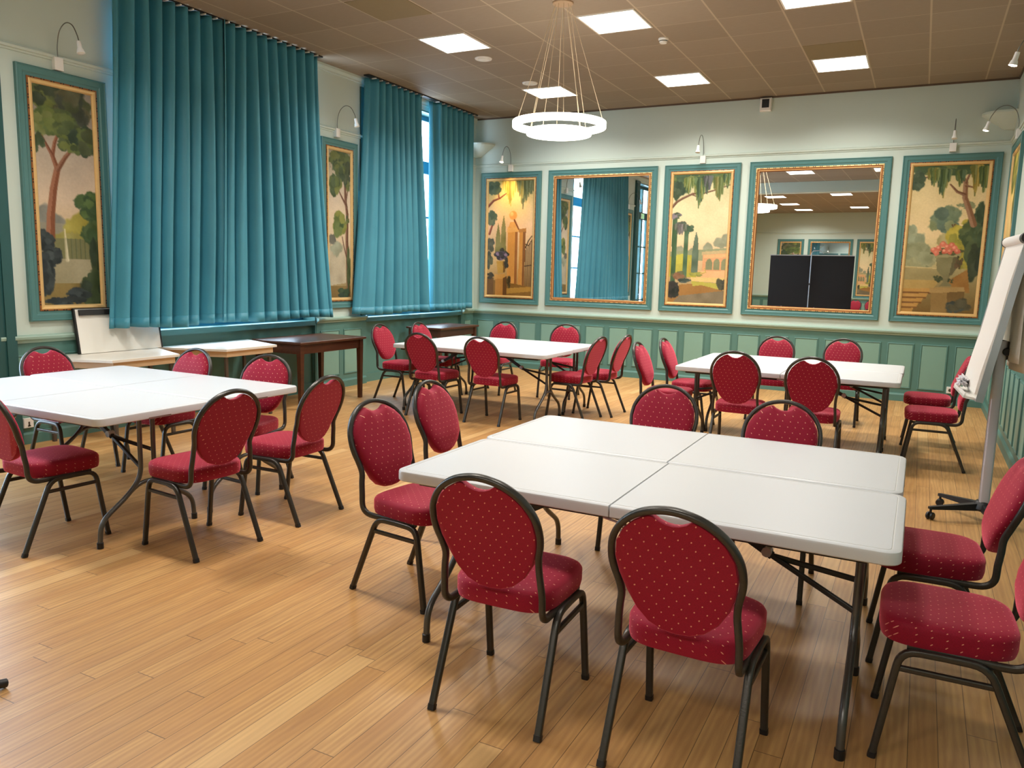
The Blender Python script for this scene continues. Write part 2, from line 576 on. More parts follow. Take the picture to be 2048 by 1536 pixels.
def window(idx, a, b, dark=False):
    w = b - a - 0.04
    zb = 0.02 if dark else ZO0 + 0.06
    if dark:
        e = empty('door_1', (XL - 0.24, a + 0.02, zb), PI / 2, 'tall glazed double door in the left wall, seen in the mirror', 'door', kind='structure')
    else:
        e = empty('window_%d' % idx, (XL - 0.24, a + 0.02, zb), PI / 2, 'tall many-paned window in the left wall', 'window', kind='structure')
    h = ZO1 - 0.02 - zb
    mt = M['dteal'] if dark else M['winblue']
    f = MB()
    f.rframe(w, h, [(0, -0.04), (0, 0.04), (0.07, 0.04), (0.07, -0.04)])
    tz = 3.11 - zb
    f.box((0.07, -0.045, tz), (w - 0.07, 0.04, tz + 0.19))
    f.box((w / 2 - 0.055, -0.045, 0.07), (w / 2 + 0.055, 0.04, tz)); f.box((w / 2 - 0.045, -0.04, tz + 0.19), (w / 2 + 0.045, 0.04, h - 0.07))
    for x0, x1 in ((0.07, w / 2 - 0.055), (w / 2 + 0.055, w - 0.07)):
        for zz in ((2.38, 1.66, 0.94) if dark else (2.44, 1.74)):
            f.box((x0, -0.03, zz - zb - 0.015), (x1, 0.03, zz - zb + 0.015))
        if dark:
            f.box((x0, -0.035, 0.07), (x1, 0.03, 0.24))
        xm = (x0 + x1) / 2
        if dark:
            f.box((xm - 0.015, -0.03, 0.07), (xm + 0.015, 0.03, tz))
    f.build('window_frame', mt, e)
    g = MB(); g.box((0.05, -0.004, 0.05), (w - 0.05, 0.004, h - 0.05)); g.build('glass', M['glass'], e)
    hd = MB(); hd.box((w / 2 - 0.012, -0.075, 1.0), (w / 2 + 0.012, -0.045, 1.14)); hd.tube([(w / 2, -0.07, 1.07), (w / 2 + 0.1, -0.075, 1.07)], 0.008); hd.build('handle', M['silver'], e)
    return e


window(1, *OPEN[0], dark=True); window(1, *OPEN[1]); window(2, *OPEN[2])

# exit sign on the transom of the uncurtained window
e = empty('exit_sign', (XL - 0.19, 2.70, 3.13), PI / 2, 'small green emergency exit sign on the window transom', 'sign')
m = MB(); m.box((0, -0.02, 0), (0.24, 0, 0.14)); m.build('housing', M['white'], e)
m = MB(); m.box((0.008, -0.022, 0.008), (0.232, -0.0201, 0.132)); m.build('sign_face', M['green'], e)
m = MB()
m.lathe([(0.0, -0.0225), (0.012, -0.0225), (0.012, -0.0232), (0.0, -0.0232)], 12, origin=(0.1, 0, 0.105), axis='y')
m.sweep([(0.1, -0.0228, 0.09), (0.085, -0.0228, 0.06)], rsq(0.016, 0.0008, 0.0002)); m.sweep([(0.085, -0.0228, 0.06), (0.06, -0.0228, 0.025)], rsq(0.010, 0.0008, 0.0002))
m.sweep([(0.085, -0.0228, 0.06), (0.11, -0.0228, 0.045), (0.115, -0.0228, 0.02)], rsq(0.010, 0.0008, 0.0002)); m.sweep([(0.098, -0.0228, 0.085), (0.13, -0.0228, 0.075)], rsq(0.008, 0.0008, 0.0002))
m.box((0.155, -0.0232, 0.018), (0.20, -0.0225, 0.118))
m.build('running_figure', M['white'], e)

# beam across the ceiling behind the camera
m = MB(); m.box((XL, 1.10, H - 0.27), (XR, 1.46, H)); tag(m.build('trim_5', M['wall']), 'painted beam crossing the ceiling, seen in the mirror', 'beam', kind='structure')

# picture rail, cornice
def strip(name, wall, u0, u1, prof, mat, label, cat='moulding'):
    loc, r = hang(wall, 0, 0)
    e = MB()
    vs = []
    for u in (u0, u1):
        vs += [(u, -o, z) for o, z in prof]
    n = len(prof)
    fs = [(k, (k + 1) % n, n + (k + 1) % n, n + k) for k in range(n)] + [tuple(range(n))[::-1], tuple(range(n, 2 * n))]
    e.add(vs, fs)
    o = e.build(name, mat); o.location = loc; o.rotation_euler = (0, 0, r)
    return tag(o, label, cat, kind='structure')


RAIL = [(0, ZRAIL - 0.03), (0.012, ZRAIL - 0.028), (0.014, ZRAIL - 0.012), (0.03, ZRAIL - 0.008), (0.034, ZRAIL + 0.012), (0.02, ZRAIL + 0.02), (0.012, ZRAIL + 0.03), (0, ZRAIL + 0.032)]
CORN = [(0, H - 0.085), (0.012, H - 0.08), (0.014, H - 0.06), (0.03, H - 0.03), (0.03, H), (0, H)]
CORB = [(0, H - 0.022), (0.012, H - 0.022), (0.018, H - 0.010), (0.018, H), (0, H)]
CAPP = [(0, 0.89), (0.02, 0.892), (0.028, 0.915), (0.05, 0.925), (0.055, 0.945), (0.05, 0.957), (0, 0.962)]
BASE = [(0, 0), (0.03, 0), (0.03, 0.085), (0.02, 0.105), (0.0, 0.112)]
SEGL = [(RB, 1.9), (3.70, 5.08), (7.79, 8.80), (11.42, D)]
ti = 6
for wall, segs in (('back', [(XL, XR)]), ('right', [(-D, -RB)]), ('rear', [(-XR, -XL)]), ('left', SEGL)):
    for si, (a, b) in enumerate(segs):
        strip('trim_%d' % ti, wall, a, b, RAIL, M['wall'], 'sage picture rail on the %s wall' % wall); ti += 1
        strip('trim_%d' % ti, wall, a, b, CAPP, M['cap'], 'pale cap rail above the panelling of the %s wall' % wall); ti += 1
        strip('baseboard_%s' % wall if si == 0 else 'baseboard_%s_%d' % (wall, si + 1), wall, a, b, BASE, M['stile'], 'green baseboard of the %s wall' % wall, 'baseboard')
    if wall != 'rear':
        a, b = (XL, XR) if wall == 'back' else ((-D, -RB) if wall == 'right' else (RB, D))
        strip('trim_%d' % ti, wall, a, b, CORN if wall == 'left' else CORB, M['wall'] if wall == 'left' else M['cornb'], 'small cornice along the %s wall' % wall); ti += 1


def wainscot(wall, u0, u1, panels):
    global ti
    loc, r = hang(wall, 0, 0)
    b = MB()
    b.box((u0, -0.008, 0), (u1, 0, 0.90), 0)
    for a, c, z0, z1 in panels:
        w, h = c - a, z1 - z0
        q = MB(); q.rframe(w, h, [(0, 0.008), (0.0, 0.016), (0.012, 0.020), (0.022, 0.010), (0.045, 0.010), (0.058, 0.014)])
        b.add([(x + a, y, z + z0) for x, y, z in q.v], q.f, 0)
        for fi in range(len(q.f)):
            pass
        b.box((a + 0.02, -0.0145, z0 + 0.02), (c - 0.02, -0.009, z1 - 0.02), 1)
    o = b.build('trim_%d' % ti, [M['stile'], M['panelf']]); ti += 1
    o.location = loc; o.rotation_euler = (0, 0, r)
    tag(o, 'green raised panelling along the %s wall' % wall, 'panelling', kind='structure')


pan = lambda s, n, pitch, w, end: [(s + k * pitch, min(s + k * pitch + w, end), 0.175, 0.79) for k in range(n) if s + k * pitch + 0.1 < end]
wainscot('back', XL, XR, pan(-6.812, 20, 0.4036, 0.325, XR - 0.05))
wainscot('right', -D, -RB, pan(-D + 0.1, 52, 0.4036, 0.325, -RB - 0.05))
wainscot('rear', -XR, -XL, pan(-XR + 0.1, 20, 0.4036, 0.325, -XL - 0.05))
for a, b in SEGL:
    n = max(1, round((b - a - 0.06) / 0.42)); p = (b - a - 0.08) / n
    wainscot('left', a, b, [(a + 0.07 + k * p, a + 0.07 + (k + 1) * p - 0.085, 0.175, 0.79) for k in range(n)])
# casing pilaster beside the uncurtained window
m = MB(); m.box((XL, 3.70, 0.0), (XL + 0.045, 3.98, ZO1 + 0.02)); m.box((XL, 3.885, 0.12), (XL + 0.06, 3.955, ZO1 - 0.05)); m.box((XL, 3.73, 0.12), (XL + 0.055, 3.84, ZO1 - 0.05)); tag(m.build('trim_%d' % ti, M['dteal']), 'dark teal casing beside the uncurtained window', 'window trim', kind='structure'); ti += 1
m = MB(); m.box((XL, 8.70, 0.962), (XL + 0.02, 8.80, 4.02)); tag(m.build('trim_%d' % ti, M['dteal']), 'dark teal casing beside the far window', 'window trim', kind='structure'); ti += 1


# ------------------------------------------------------------------ painted canvases
class Canvas:
    def __init__(s, w, h, res, seed):
        s.h = res; s.w = max(8, int(round(res * w / h)))
        s.a = s.w / s.h
        s.rng = np.random.RandomState(seed)
        s.img = np.zeros((s.h, s.w, 3))
        yy, xx = np.mgrid[0:s.h, 0:s.w]
        s.Y = (yy + 0.5) / s.h; s.X = (xx + 0.5) / s.w * s.a

    def noise(s, sc):
        g = s.rng.rand(int(sc) + 3, int(sc * s.a) + 3)
        y = s.Y * sc; x = s.X * sc
        i = y.astype(int); j = np.minimum(x.astype(int), g.shape[1] - 2)
        fy = y - i; fx = x - j
        fy = fy * fy * (3 - 2 * fy); fx = fx * fx * (3 - 2 * fx)
        return (g[i, j] * (1 - fy) * (1 - fx) + g[i + 1, j] * fy * (1 - fx) + g[i, j + 1] * (1 - fy) * fx + g[i + 1, j + 1] * fy * fx)

    def put(s, mask, col):
        col = np.asarray(col, float)
        s.img = s.img * (1 - mask[..., None]) + col * mask[..., None]

    def sky(s, stops, amp=14, sc=7):
        ys = [q[0] for q in stops]
        n = s.noise(sc) * 0.6 + s.noise(sc * 3) * 0.4 - 0.5
        for c in range(3):
            s.img[..., c] = np.interp(s.Y + n * 0.08, ys, [q[1][c] for q in stops]) + n * amp

    def blob(s, x, y, rx, ry, col, rough=0.35, alpha=1.0, soft=0.2, tone=26):
        x *= s.a; rx *= s.a
        d = np.sqrt(((s.X - x) / rx) ** 2 + ((s.Y - y) / ry) ** 2)
        n = s.noise(max(6, 0.9 / max(ry, 0.02)) * 2.2) * 0.65 + s.noise(max(8, 0.9 / max(ry, 0.02)) * 5) * 0.35 - 0.5
        mask = np.clip((1 + n * rough * 2 - d) / soft, 0, 1) * alpha
        t = s.noise(22) - 0.5
        sh = (t * 1.0)[..., None] * tone
        s.img = s.img * (1 - mask[..., None]) + (np.asarray(col, float) + sh) * mask[..., None]

    def clump(s, x, y, rx, ry, cols, n=14, size=0.46):
        for _ in range(int(n * 1.5)):
            a = s.rng.rand() * 2 * PI; r = math.sqrt(s.rng.rand()) * 0.75
            k = s.rng.uniform(0.7, 1.3) * size
            s.blob(x + math.cos(a) * r * rx, y + math.sin(a) * r * ry, rx * k, ry * k, cols[s.rng.randint(len(cols))], 0.3)

    def line(s, pts, w0, w1, col, alpha=1.0):
        n = len(pts) - 1
        for i in range(n):
            x0, y0 = pts[i]; x1, y1 = pts[i + 1]
            x0 *= s.a; x1 *= s.a
            vx, vy = x1 - x0, y1 - y0
            t = np.clip(((s.X - x0) * vx + (s.Y - y0) * vy) / (vx * vx + vy * vy + 1e-9), 0, 1)
            d = np.sqrt((s.X - x0 - t * vx) ** 2 + (s.Y - y0 - t * vy) ** 2)
            w = w0 + (w1 - w0) * (i + t) / n
            mask = np.clip((w - d) / (0.0035) + 0.5, 0, 1) * alpha
            side = ((s.X - x0) * vy - (s.Y - y0) * vx)
            c = np.asarray(col, float)[None, None, :] + np.where(side > 0, 14, -14)[..., None]
            s.img = s.img * (1 - mask[..., None]) + c * mask[..., None]

    def poly(s, pts, col, alpha=1.0, tone=12):
        P = [(x * s.a, y) for x, y in pts]
        inside = np.zeros_like(s.X, bool)
        n = len(P)
        for i in range(n):
            x0, y0 = P[i]; x1, y1 = P[(i + 1) % n]
            c = ((y0 > s.Y) != (y1 > s.Y)) & (s.X < (x1 - x0) * (s.Y - y0) / (y1 - y0 + 1e-12) + x0)
            inside ^= c
        t = (s.noise(16) - 0.5)[..., None] * tone
        mk = inside[..., None] * alpha
        s.img = s.img * (1 - mk) + (np.asarray(col, float) + t) * mk

    def hangleaf(s, x, y, w, h, cols, n=16):
        for _ in range(n):
            xx = x + s.rng.uniform(-w, w); t = 1 - abs(xx - x) / max(w, 1e-4)
            l = h * (0.35 + 0.65 * t) * s.rng.uniform(0.7, 1.0)
            s.line([(xx, y), (xx + s.rng.uniform(-0.02, 0.02), y + l)], 0.016, 0.004, cols[s.rng.randint(len(cols))])

    def vcol(s):
        c = np.clip(s.img, 0, 255) / 255.0
        c = np.where(c <= 0.04045, c / 12.92, ((c + 0.055) / 1.055) ** 2.4)
        return c


def pine_fountain(cv):
    cv.sky([(0, (138, 130, 118)), (0.3, (176, 162, 144)), (0.5, (204, 182, 156)), (0.62, (196, 172, 138)), (1, (150, 140, 96))])
    for x, y, r in ((0.1, 0.56, 0.16), (0.3, 0.60, 0.2), (0.5, 0.64, 0.12)):
        cv.blob(x, y + 0.04, r, 0.07, (132, 132, 122), 0.2)
    cv.poly([(0, 0.62), (0.55, 0.62), (0.55, 0.75), (0, 0.75)], (140, 136, 118))
    cv.blob(0.68, 0.63, 0.28, 0.075, (156, 146, 66)); cv.blob(0.5, 0.70, 0.4, 0.05, (146, 140, 78))
    cv.poly([(0.2, 0.69), (1, 0.69), (1, 0.79), (0.2, 0.79)], (112, 112, 74))
    for i in range(7):
        cv.line([(0.45 + i * 0.08, 0.69), (0.45 + i * 0.08, 0.78)], 0.004, 0.004, (90, 96, 66), 0.7)
    cv.poly([(0, 0.785), (1, 0.785), (1, 0.905), (0, 0.905)], (150, 142, 112), tone=30)
    cv.line([(0.42, 0.645), (0.44, 0.79)], 0.003, 0.009, (206, 196, 164), 0.8)
    cv.poly([(0, 0.90), (1, 0.90), (1, 1), (0, 1)], (124, 106, 60), tone=20)
    cv.line([(0.17, 0.70), (0.2, 0.58), (0.27, 0.46), (0.35, 0.37)], 0.022, 0.015, (136, 88, 62))
    cv.line([(0.35, 0.37), (0.28, 0.31), (0.33, 0.25), (0.42, 0.19)], 0.012, 0.006, (130, 84, 60))
    cv.line([(0.28, 0.31), (0.18, 0.26), (0.05, 0.19)], 0.009, 0.004, (126, 82, 60))
    cv.line([(0.36, 0.37), (0.5, 0.31), (0.62, 0.27), (0.72, 0.2)], 0.012, 0.005, (124, 84, 62))
    G = [(72, 82, 54), (88, 98, 58), (104, 112, 60), (60, 70, 52)]
    cv.clump(0.25, 0.05, 0.34, 0.07, G, 16); cv.clump(0.65, 0.08, 0.34, 0.09, [(64, 70, 58), (76, 84, 56), (92, 92, 68)], 16)
    cv.clump(0.18, 0.16, 0.26, 0.06, [(104, 116, 62), (84, 100, 56), (112, 120, 70)], 14)
    cv.clump(0.55, 0.16, 0.28, 0.06, [(96, 108, 60), (76, 90, 54)], 12); cv.clump(0.8, 0.22, 0.24, 0.075, [(56, 72, 56), (76, 86, 58), (90, 104, 58)], 16)
    cv.clump(0.06, 0.26, 0.1, 0.05, [(66, 80, 54)], 6); cv.clump(0.55, 0.25, 0.16, 0.04, [(100, 110, 56), (70, 84, 52)], 8)
    cv.clump(0.86, 0.53, 0.24, 0.065, [(70, 92, 52), (84, 106, 60), (58, 80, 50)], 18)
    cv.clump(0.92, 0.65, 0.2, 0.06, [(58, 80, 48), (70, 88, 52)], 12); cv.clump(0.97, 0.78, 0.12, 0.10, [(48, 62, 44), (62, 74, 48)], 12)
    cv.clump(0.9, 0.93, 0.22, 0.09, [(44, 56, 42), (58, 72, 46), (66, 80, 50)], 16)
    D_ = [(48, 56, 58), (58, 66, 66), (42, 50, 50)]
    cv.clump(0.08, 0.70, 0.18, 0.05, D_, 14); cv.clump(0.17, 0.77, 0.18, 0.05, D_, 14); cv.clump(0.06, 0.87, 0.16, 0.08, D_, 14)
    cv.clump(0.6, 0.96, 0.2, 0.035, D_, 12); cv.clump(0.3, 0.985, 0.25, 0.02, D_, 10)


def twin_trees(cv):
    cv.sky([(0, (150, 142, 120)), (0.3, (200, 182, 158)), (0.55, (206, 184, 152)), (0.8, (176, 162, 130)), (1, (130, 110, 66))])
    cv.poly([(0, 0.66), (0.7, 0.64), (0.8, 0.9), (0, 0.92)], (172, 160, 134), tone=26)
    cv.blob(0.35, 0.66, 0.3, 0.06, (146, 148, 124), 0.3); cv.blob(0.15, 0.6, 0.2, 0.04, (98, 96, 84), 0.3)
    cv.poly([(0, 0.92), (1, 0.92), (1, 1), (0, 1)], (120, 98, 56), tone=20)
    cv.line([(0.9, 0.98), (0.84, 0.6), (0.86, 0.42), (0.78, 0.32), (0.76, 0.2)], 0.017, 0.01, (106, 74, 56))
    cv.line([(0.84, 0.37), (0.62, 0.31), (0.45, 0.26)], 0.01, 0.004, (104, 74, 58)); cv.line([(0.8, 0.34), (0.92, 0.22)], 0.008, 0.004, (104, 74, 58))
    cv.line([(0.88, 0.76), (0.72, 0.66), (0.62, 0.58)], 0.007, 0.004, (104, 74, 58))
    G = [(70, 84, 56), (86, 98, 58), (60, 74, 52), (100, 106, 60)]
    cv.clump(0.55, 0.06, 0.5, 0.07, G, 20); cv.clump(0.85, 0.14, 0.2, 0.09, [(58, 70, 54), (70, 80, 56)], 14); cv.clump(0.5, 0.14, 0.28, 0.06, G, 14)
    cv.clump(0.3, 0.22, 0.26, 0.08, [(110, 116, 62), (86, 98, 54), (70, 84, 54)], 16); cv.clump(0.9, 0.22, 0.1, 0.05, G, 6)
    cv.clump(0.5, 0.5, 0.3, 0.085, [(124, 126, 62), (96, 108, 60), (72, 90, 54)], 18); cv.clump(0.86, 0.46, 0.1, 0.03, G, 6)
    cv.clump(0.92, 0.8, 0.09, 0.14, [(58, 70, 46), (74, 84, 52)], 14); cv.clump(0.7, 0.97, 0.3, 0.035, [(44, 60, 48), (58, 76, 54)], 12)


def gate_pillar(cv):
    cv.sky([(0, (196, 176, 110)), (0.15, (214, 184, 120)), (0.4, (222, 184, 144)), (0.7, (206, 170, 116)), (1, (150, 110, 52))])
    cv.line([(0.0, 0.22), (0.12, 0.17), (0.26, 0.15), (0.4, 0.11)], 0.012, 0.005, (120, 66, 44)); cv.line([(0.24, 0.15), (0.22, 0.08)], 0.008, 0.004, (120, 66, 44))
    cv.line([(0.04, 0.46), (0.12, 0.36), (0.12, 0.3)], 0.011, 0.006, (130, 70, 48))
    cv.clump(0.14, 0.06, 0.16, 0.06, [(84, 96, 70), (70, 84, 62)], 14); cv.clump(0.08, 0.3, 0.13, 0.07, [(78, 92, 70), (96, 104, 76)], 14)
    cv.hangleaf(0.5, 0.0, 0.16, 0.22, [(170, 150, 70), (190, 164, 84), (140, 130, 66)], 26); cv.hangleaf(0.8, 0.0, 0.16, 0.25, [(112, 116, 72), (140, 132, 76), (92, 100, 68)], 26); cv.hangleaf(0.95, 0.0, 0.08, 0.16, [(100, 106, 74)], 10)
    cv.clump(0.05, 0.56, 0.1, 0.06, [(70, 74, 66), (88, 88, 70)], 10); cv.clump(0.04, 0.7, 0.08, 0.08, [(66, 70, 56), (84, 84, 58)], 10)
    for x, t in ((0.24, 0.36), (0.36, 0.29)):
        cv.poly([(x, t), (x + 0.05, t + 0.12), (x + 0.07, 0.66), (x - 0.07, 0.66), (x - 0.05, t + 0.12)], (130, 124, 76), tone=26)
    cv.poly([(0.46, 0.44), (0.66, 0.44), (0.66, 0.97), (0.46, 0.97)], (206, 146, 74)); cv.poly([(0.62, 0.44), (0.68, 0.44), (0.68, 0.97), (0.62, 0.97)], (150, 96, 48))
    cv.poly([(0.45, 0.40), (0.68, 0.38), (0.7, 0.44), (0.44, 0.45)], (220, 166, 96)); cv.poly([(0.5, 0.36), (0.64, 0.35), (0.66, 0.4), (0.47, 0.41)], (212, 154, 84))
    cv.blob(0.57, 0.30, 0.095, 0.042, (216, 150, 80), 0.02, tone=14); cv.blob(0.54, 0.29, 0.04, 0.02, (232, 176, 108), 0.05)
    cv.line([(0.6, 0.34), (0.7, 0.42)], 0.008, 0.006, (120, 70, 40))
    cv.poly([(0.72, 0.44), (0.82, 0.44), (0.8, 0.95), (0.71, 0.95)], (196, 138, 66)); cv.poly([(0.8, 0.44), (0.86, 0.43), (0.84, 0.95), (0.8, 0.95)], (128, 84, 44)); cv.poly([(0.7, 0.42), (0.86, 0.41), (0.86, 0.44), (0.7, 0.45)], (170, 118, 60))
    for i in range(6):
        x = 0.86 + i * 0.026
        cv.line([(x, 0.60 - i * 0.018), (x, 0.93)], 0.003, 0.003, (70, 50, 32))
    cv.line([(0.86, 0.58), (0.92, 0.52), (0.99, 0.48)], 0.006, 0.004, (66, 48, 30)); cv.line([(0.85, 0.74), (1, 0.73)], 0.004, 0.004, (66, 48, 30)); cv.line([(0.86, 0.55), (0.93, 0.56), (0.98, 0.52)], 0.004, 0.003, (66, 48, 30))
    cv.poly([(0.0, 0.86), (1, 0.92), (1, 1), (0, 1)], (130, 94, 42), tone=24); cv.poly([(0.4, 0.94), (1, 0.92), (1, 0.96), (0.4, 0.99)], (172, 130, 58))
    cv.poly([(0.0, 0.85), (0.16, 0.85), (0.16, 1), (0, 1)], (110, 78, 40)); cv.poly([(0.19, 0.84), (0.40, 0.83), (0.40, 1), (0.19, 1)], (184, 128, 60)); cv.poly([(0.17, 0.82), (0.42, 0.81), (0.42, 0.855), (0.17, 0.86)], (204, 150, 78)); cv.poly([(0.37, 0.85), (0.46, 0.83), (0.46, 1), (0.37, 1)], (104, 70, 36))
    cv.poly([(0.21, 0.70), (0.43, 0.70), (0.40, 0.80), (0.25, 0.81)], (190, 148, 70)); cv.poly([(0.36, 0.70), (0.45, 0.70), (0.41, 0.80), (0.37, 0.8)], (120, 88, 44))
    cv.clump(0.33, 0.64, 0.17, 0.055, [(70, 66, 70), (96, 86, 104), (140, 118, 140), (60, 62, 52)], 24, 0.28); cv.clump(0.44, 0.72, 0.05, 0.05, [(66, 64, 56)], 6); cv.clump(0.5, 0.9, 0.06, 0.06, [(70, 58, 34), (88, 72, 38)], 8)
    cv.clump(0.08, 0.83, 0.09, 0.025, [(66, 58, 40)], 8)


def villa_garden(cv):
    cv.sky([(0, (190, 184, 140)), (0.3, (214, 200, 156)), (0.5, (222, 198, 154)), (0.6, (212, 180, 140)), (1, (150, 130, 84))])
    for x, y, r in ((0.68, 0.575, 0.1), (0.9, 0.53, 0.14), (1.0, 0.5, 0.1), (0.4, 0.61, 0.08), (0.18, 0.6, 0.1)):
        cv.blob(x, y, r, 0.045, (140, 142, 116), 0.25)
    cv.poly([(0, 0.6), (1, 0.57), (1, 0.66), (0, 0.68)], (140, 144, 108)); cv.poly([(0.0, 0.64), (0.5, 0.62), (0.5, 0.8), (0, 0.8)], (168, 160, 66)); cv.blob(0.2, 0.66, 0.16, 0.04, (176, 168, 66)); cv.blob(0.42, 0.72, 0.1, 0.06, (170, 150, 64))
    cv.poly([(0.6, 0.62), (1, 0.6), (1, 0.76), (0.6, 0.76)], (206, 152, 108)); cv.poly([(0.58, 0.6), (1, 0.585), (1, 0.61), (0.58, 0.625)], (182, 160, 116)); cv.poly([(0.62, 0.625), (1, 0.615), (1, 0.64), (0.62, 0.65)], (214, 166, 116))
    for i in range(3):
        x = 0.66 + i * 0.135
        cv.poly([(x, 0.74), (x, 0.68), (x + 0.02, 0.66), (x + 0.06, 0.65), (x + 0.09, 0.66), (x + 0.11, 0.68), (x + 0.11, 0.74)], (128, 130, 96))
    cv.poly([(0.5, 0.75), (1, 0.745), (1, 0.82), (0.5, 0.82)], (212, 166, 118)); cv.poly([(0.4, 0.8), (1, 0.8), (1, 0.84), (0.4, 0.83)], (214, 186, 120)); cv.poly([(0.42, 0.83), (0.9, 0.845), (0.9, 0.9), (0.42, 0.89)], (176, 168, 78)); cv.poly([(0.0, 0.9), (0.6, 0.86), (1, 0.9), (1, 1), (0, 1)], (150, 110, 60)); cv.poly([(0.2, 0.95), (1, 0.90), (1, 1), (0.1, 1)], (124, 112, 88), tone=22)
    cv.poly([(0.2, 0.86), (0.44, 0.85), (0.44, 0.88), (0.2, 0.9)], (150, 110, 58))
    cv.poly([(0.46, 0.44), (0.50, 0.5), (0.52, 0.62), (0.52, 0.76), (0.4, 0.77), (0.4, 0.62), (0.43, 0.5)], (92, 108, 88), tone=30)
    cv.clump(0.5, 0.775, 0.12, 0.02, [(150, 150, 74), (128, 132, 68)], 10); cv.line([(0.58, 0.77), (0.66, 0.76), (0.64, 0.73)], 0.006, 0.004, (190, 160, 90))
    cv.poly([(0.02, 0.33), (0.11, 0.33), (0.12, 0.84), (0.03, 0.84)], (70, 96, 66), tone=34); cv.poly([(0.25, 0.40), (0.33, 0.40), (0.32, 0.80), (0.24, 0.80)], (74, 100, 72), tone=34)
    cv.clump(0.08, 0.32, 0.1, 0.03, [(130, 120, 124), (80, 92, 70), (110, 104, 110)], 10); cv.clump(0.2, 0.40, 0.12, 0.035, [(86, 92, 80), (130, 110, 120), (70, 86, 66)], 14); cv.clump(0.36, 0.42, 0.08, 0.025, [(66, 88, 66), (82, 100, 72)], 10)
    cv.hangleaf(0.16, 0.40, 0.1, 0.09, [(110, 104, 100), (90, 96, 80)], 10)
    cv.clump(0.22, 0.79, 0.14, 0.03, [(150, 90, 66), (130, 96, 70), (96, 96, 66)], 14); cv.clump(0.28, 0.83, 0.13, 0.02, [(62, 74, 66), (80, 90, 80)], 10); cv.clump(0.08, 0.9, 0.12, 0.07, [(46, 50, 44), (60, 58, 54)], 16); cv.clump(0.95, 0.85, 0.08, 0.05, [(80, 80, 62), (64, 66, 56)], 10)
    cv.line([(0, 0.25), (0.08, 0.21), (0.18, 0.185), (0.36, 0.15), (0.55, 0.15), (0.8, 0.12), (1, 0.09)], 0.011, 0.004, (112, 82, 62)); cv.line([(0.34, 0.155), (0.44, 0.175)], 0.006, 0.003, (112, 82, 62))
    G = [(84, 104, 64), (104, 118, 66), (66, 86, 60), (126, 130, 72)]
    cv.clump(0.12, 0.06, 0.2, 0.09, [(70, 88, 62), (84, 100, 68), (60, 76, 58)], 18); cv.clump(0.5, 0.02, 0.5, 0.05, G, 22)
    cv.hangleaf(0.48, 0.05, 0.08, 0.24, G, 26); cv.hangleaf(0.3, 0.04, 0.1, 0.13, G, 16); cv.hangleaf(0.62, 0.03, 0.08, 0.13, [(86, 88, 86), (76, 92, 66)], 14); cv.hangleaf(0.82, 0.04, 0.08, 0.2, [(120, 116, 64), (96, 108, 62)], 22); cv.hangleaf(0.95, 0.02, 0.08, 0.1, G, 12)
    cv.clump(0.06, 0.16, 0.08, 0.05, [(70, 84, 62)], 8)


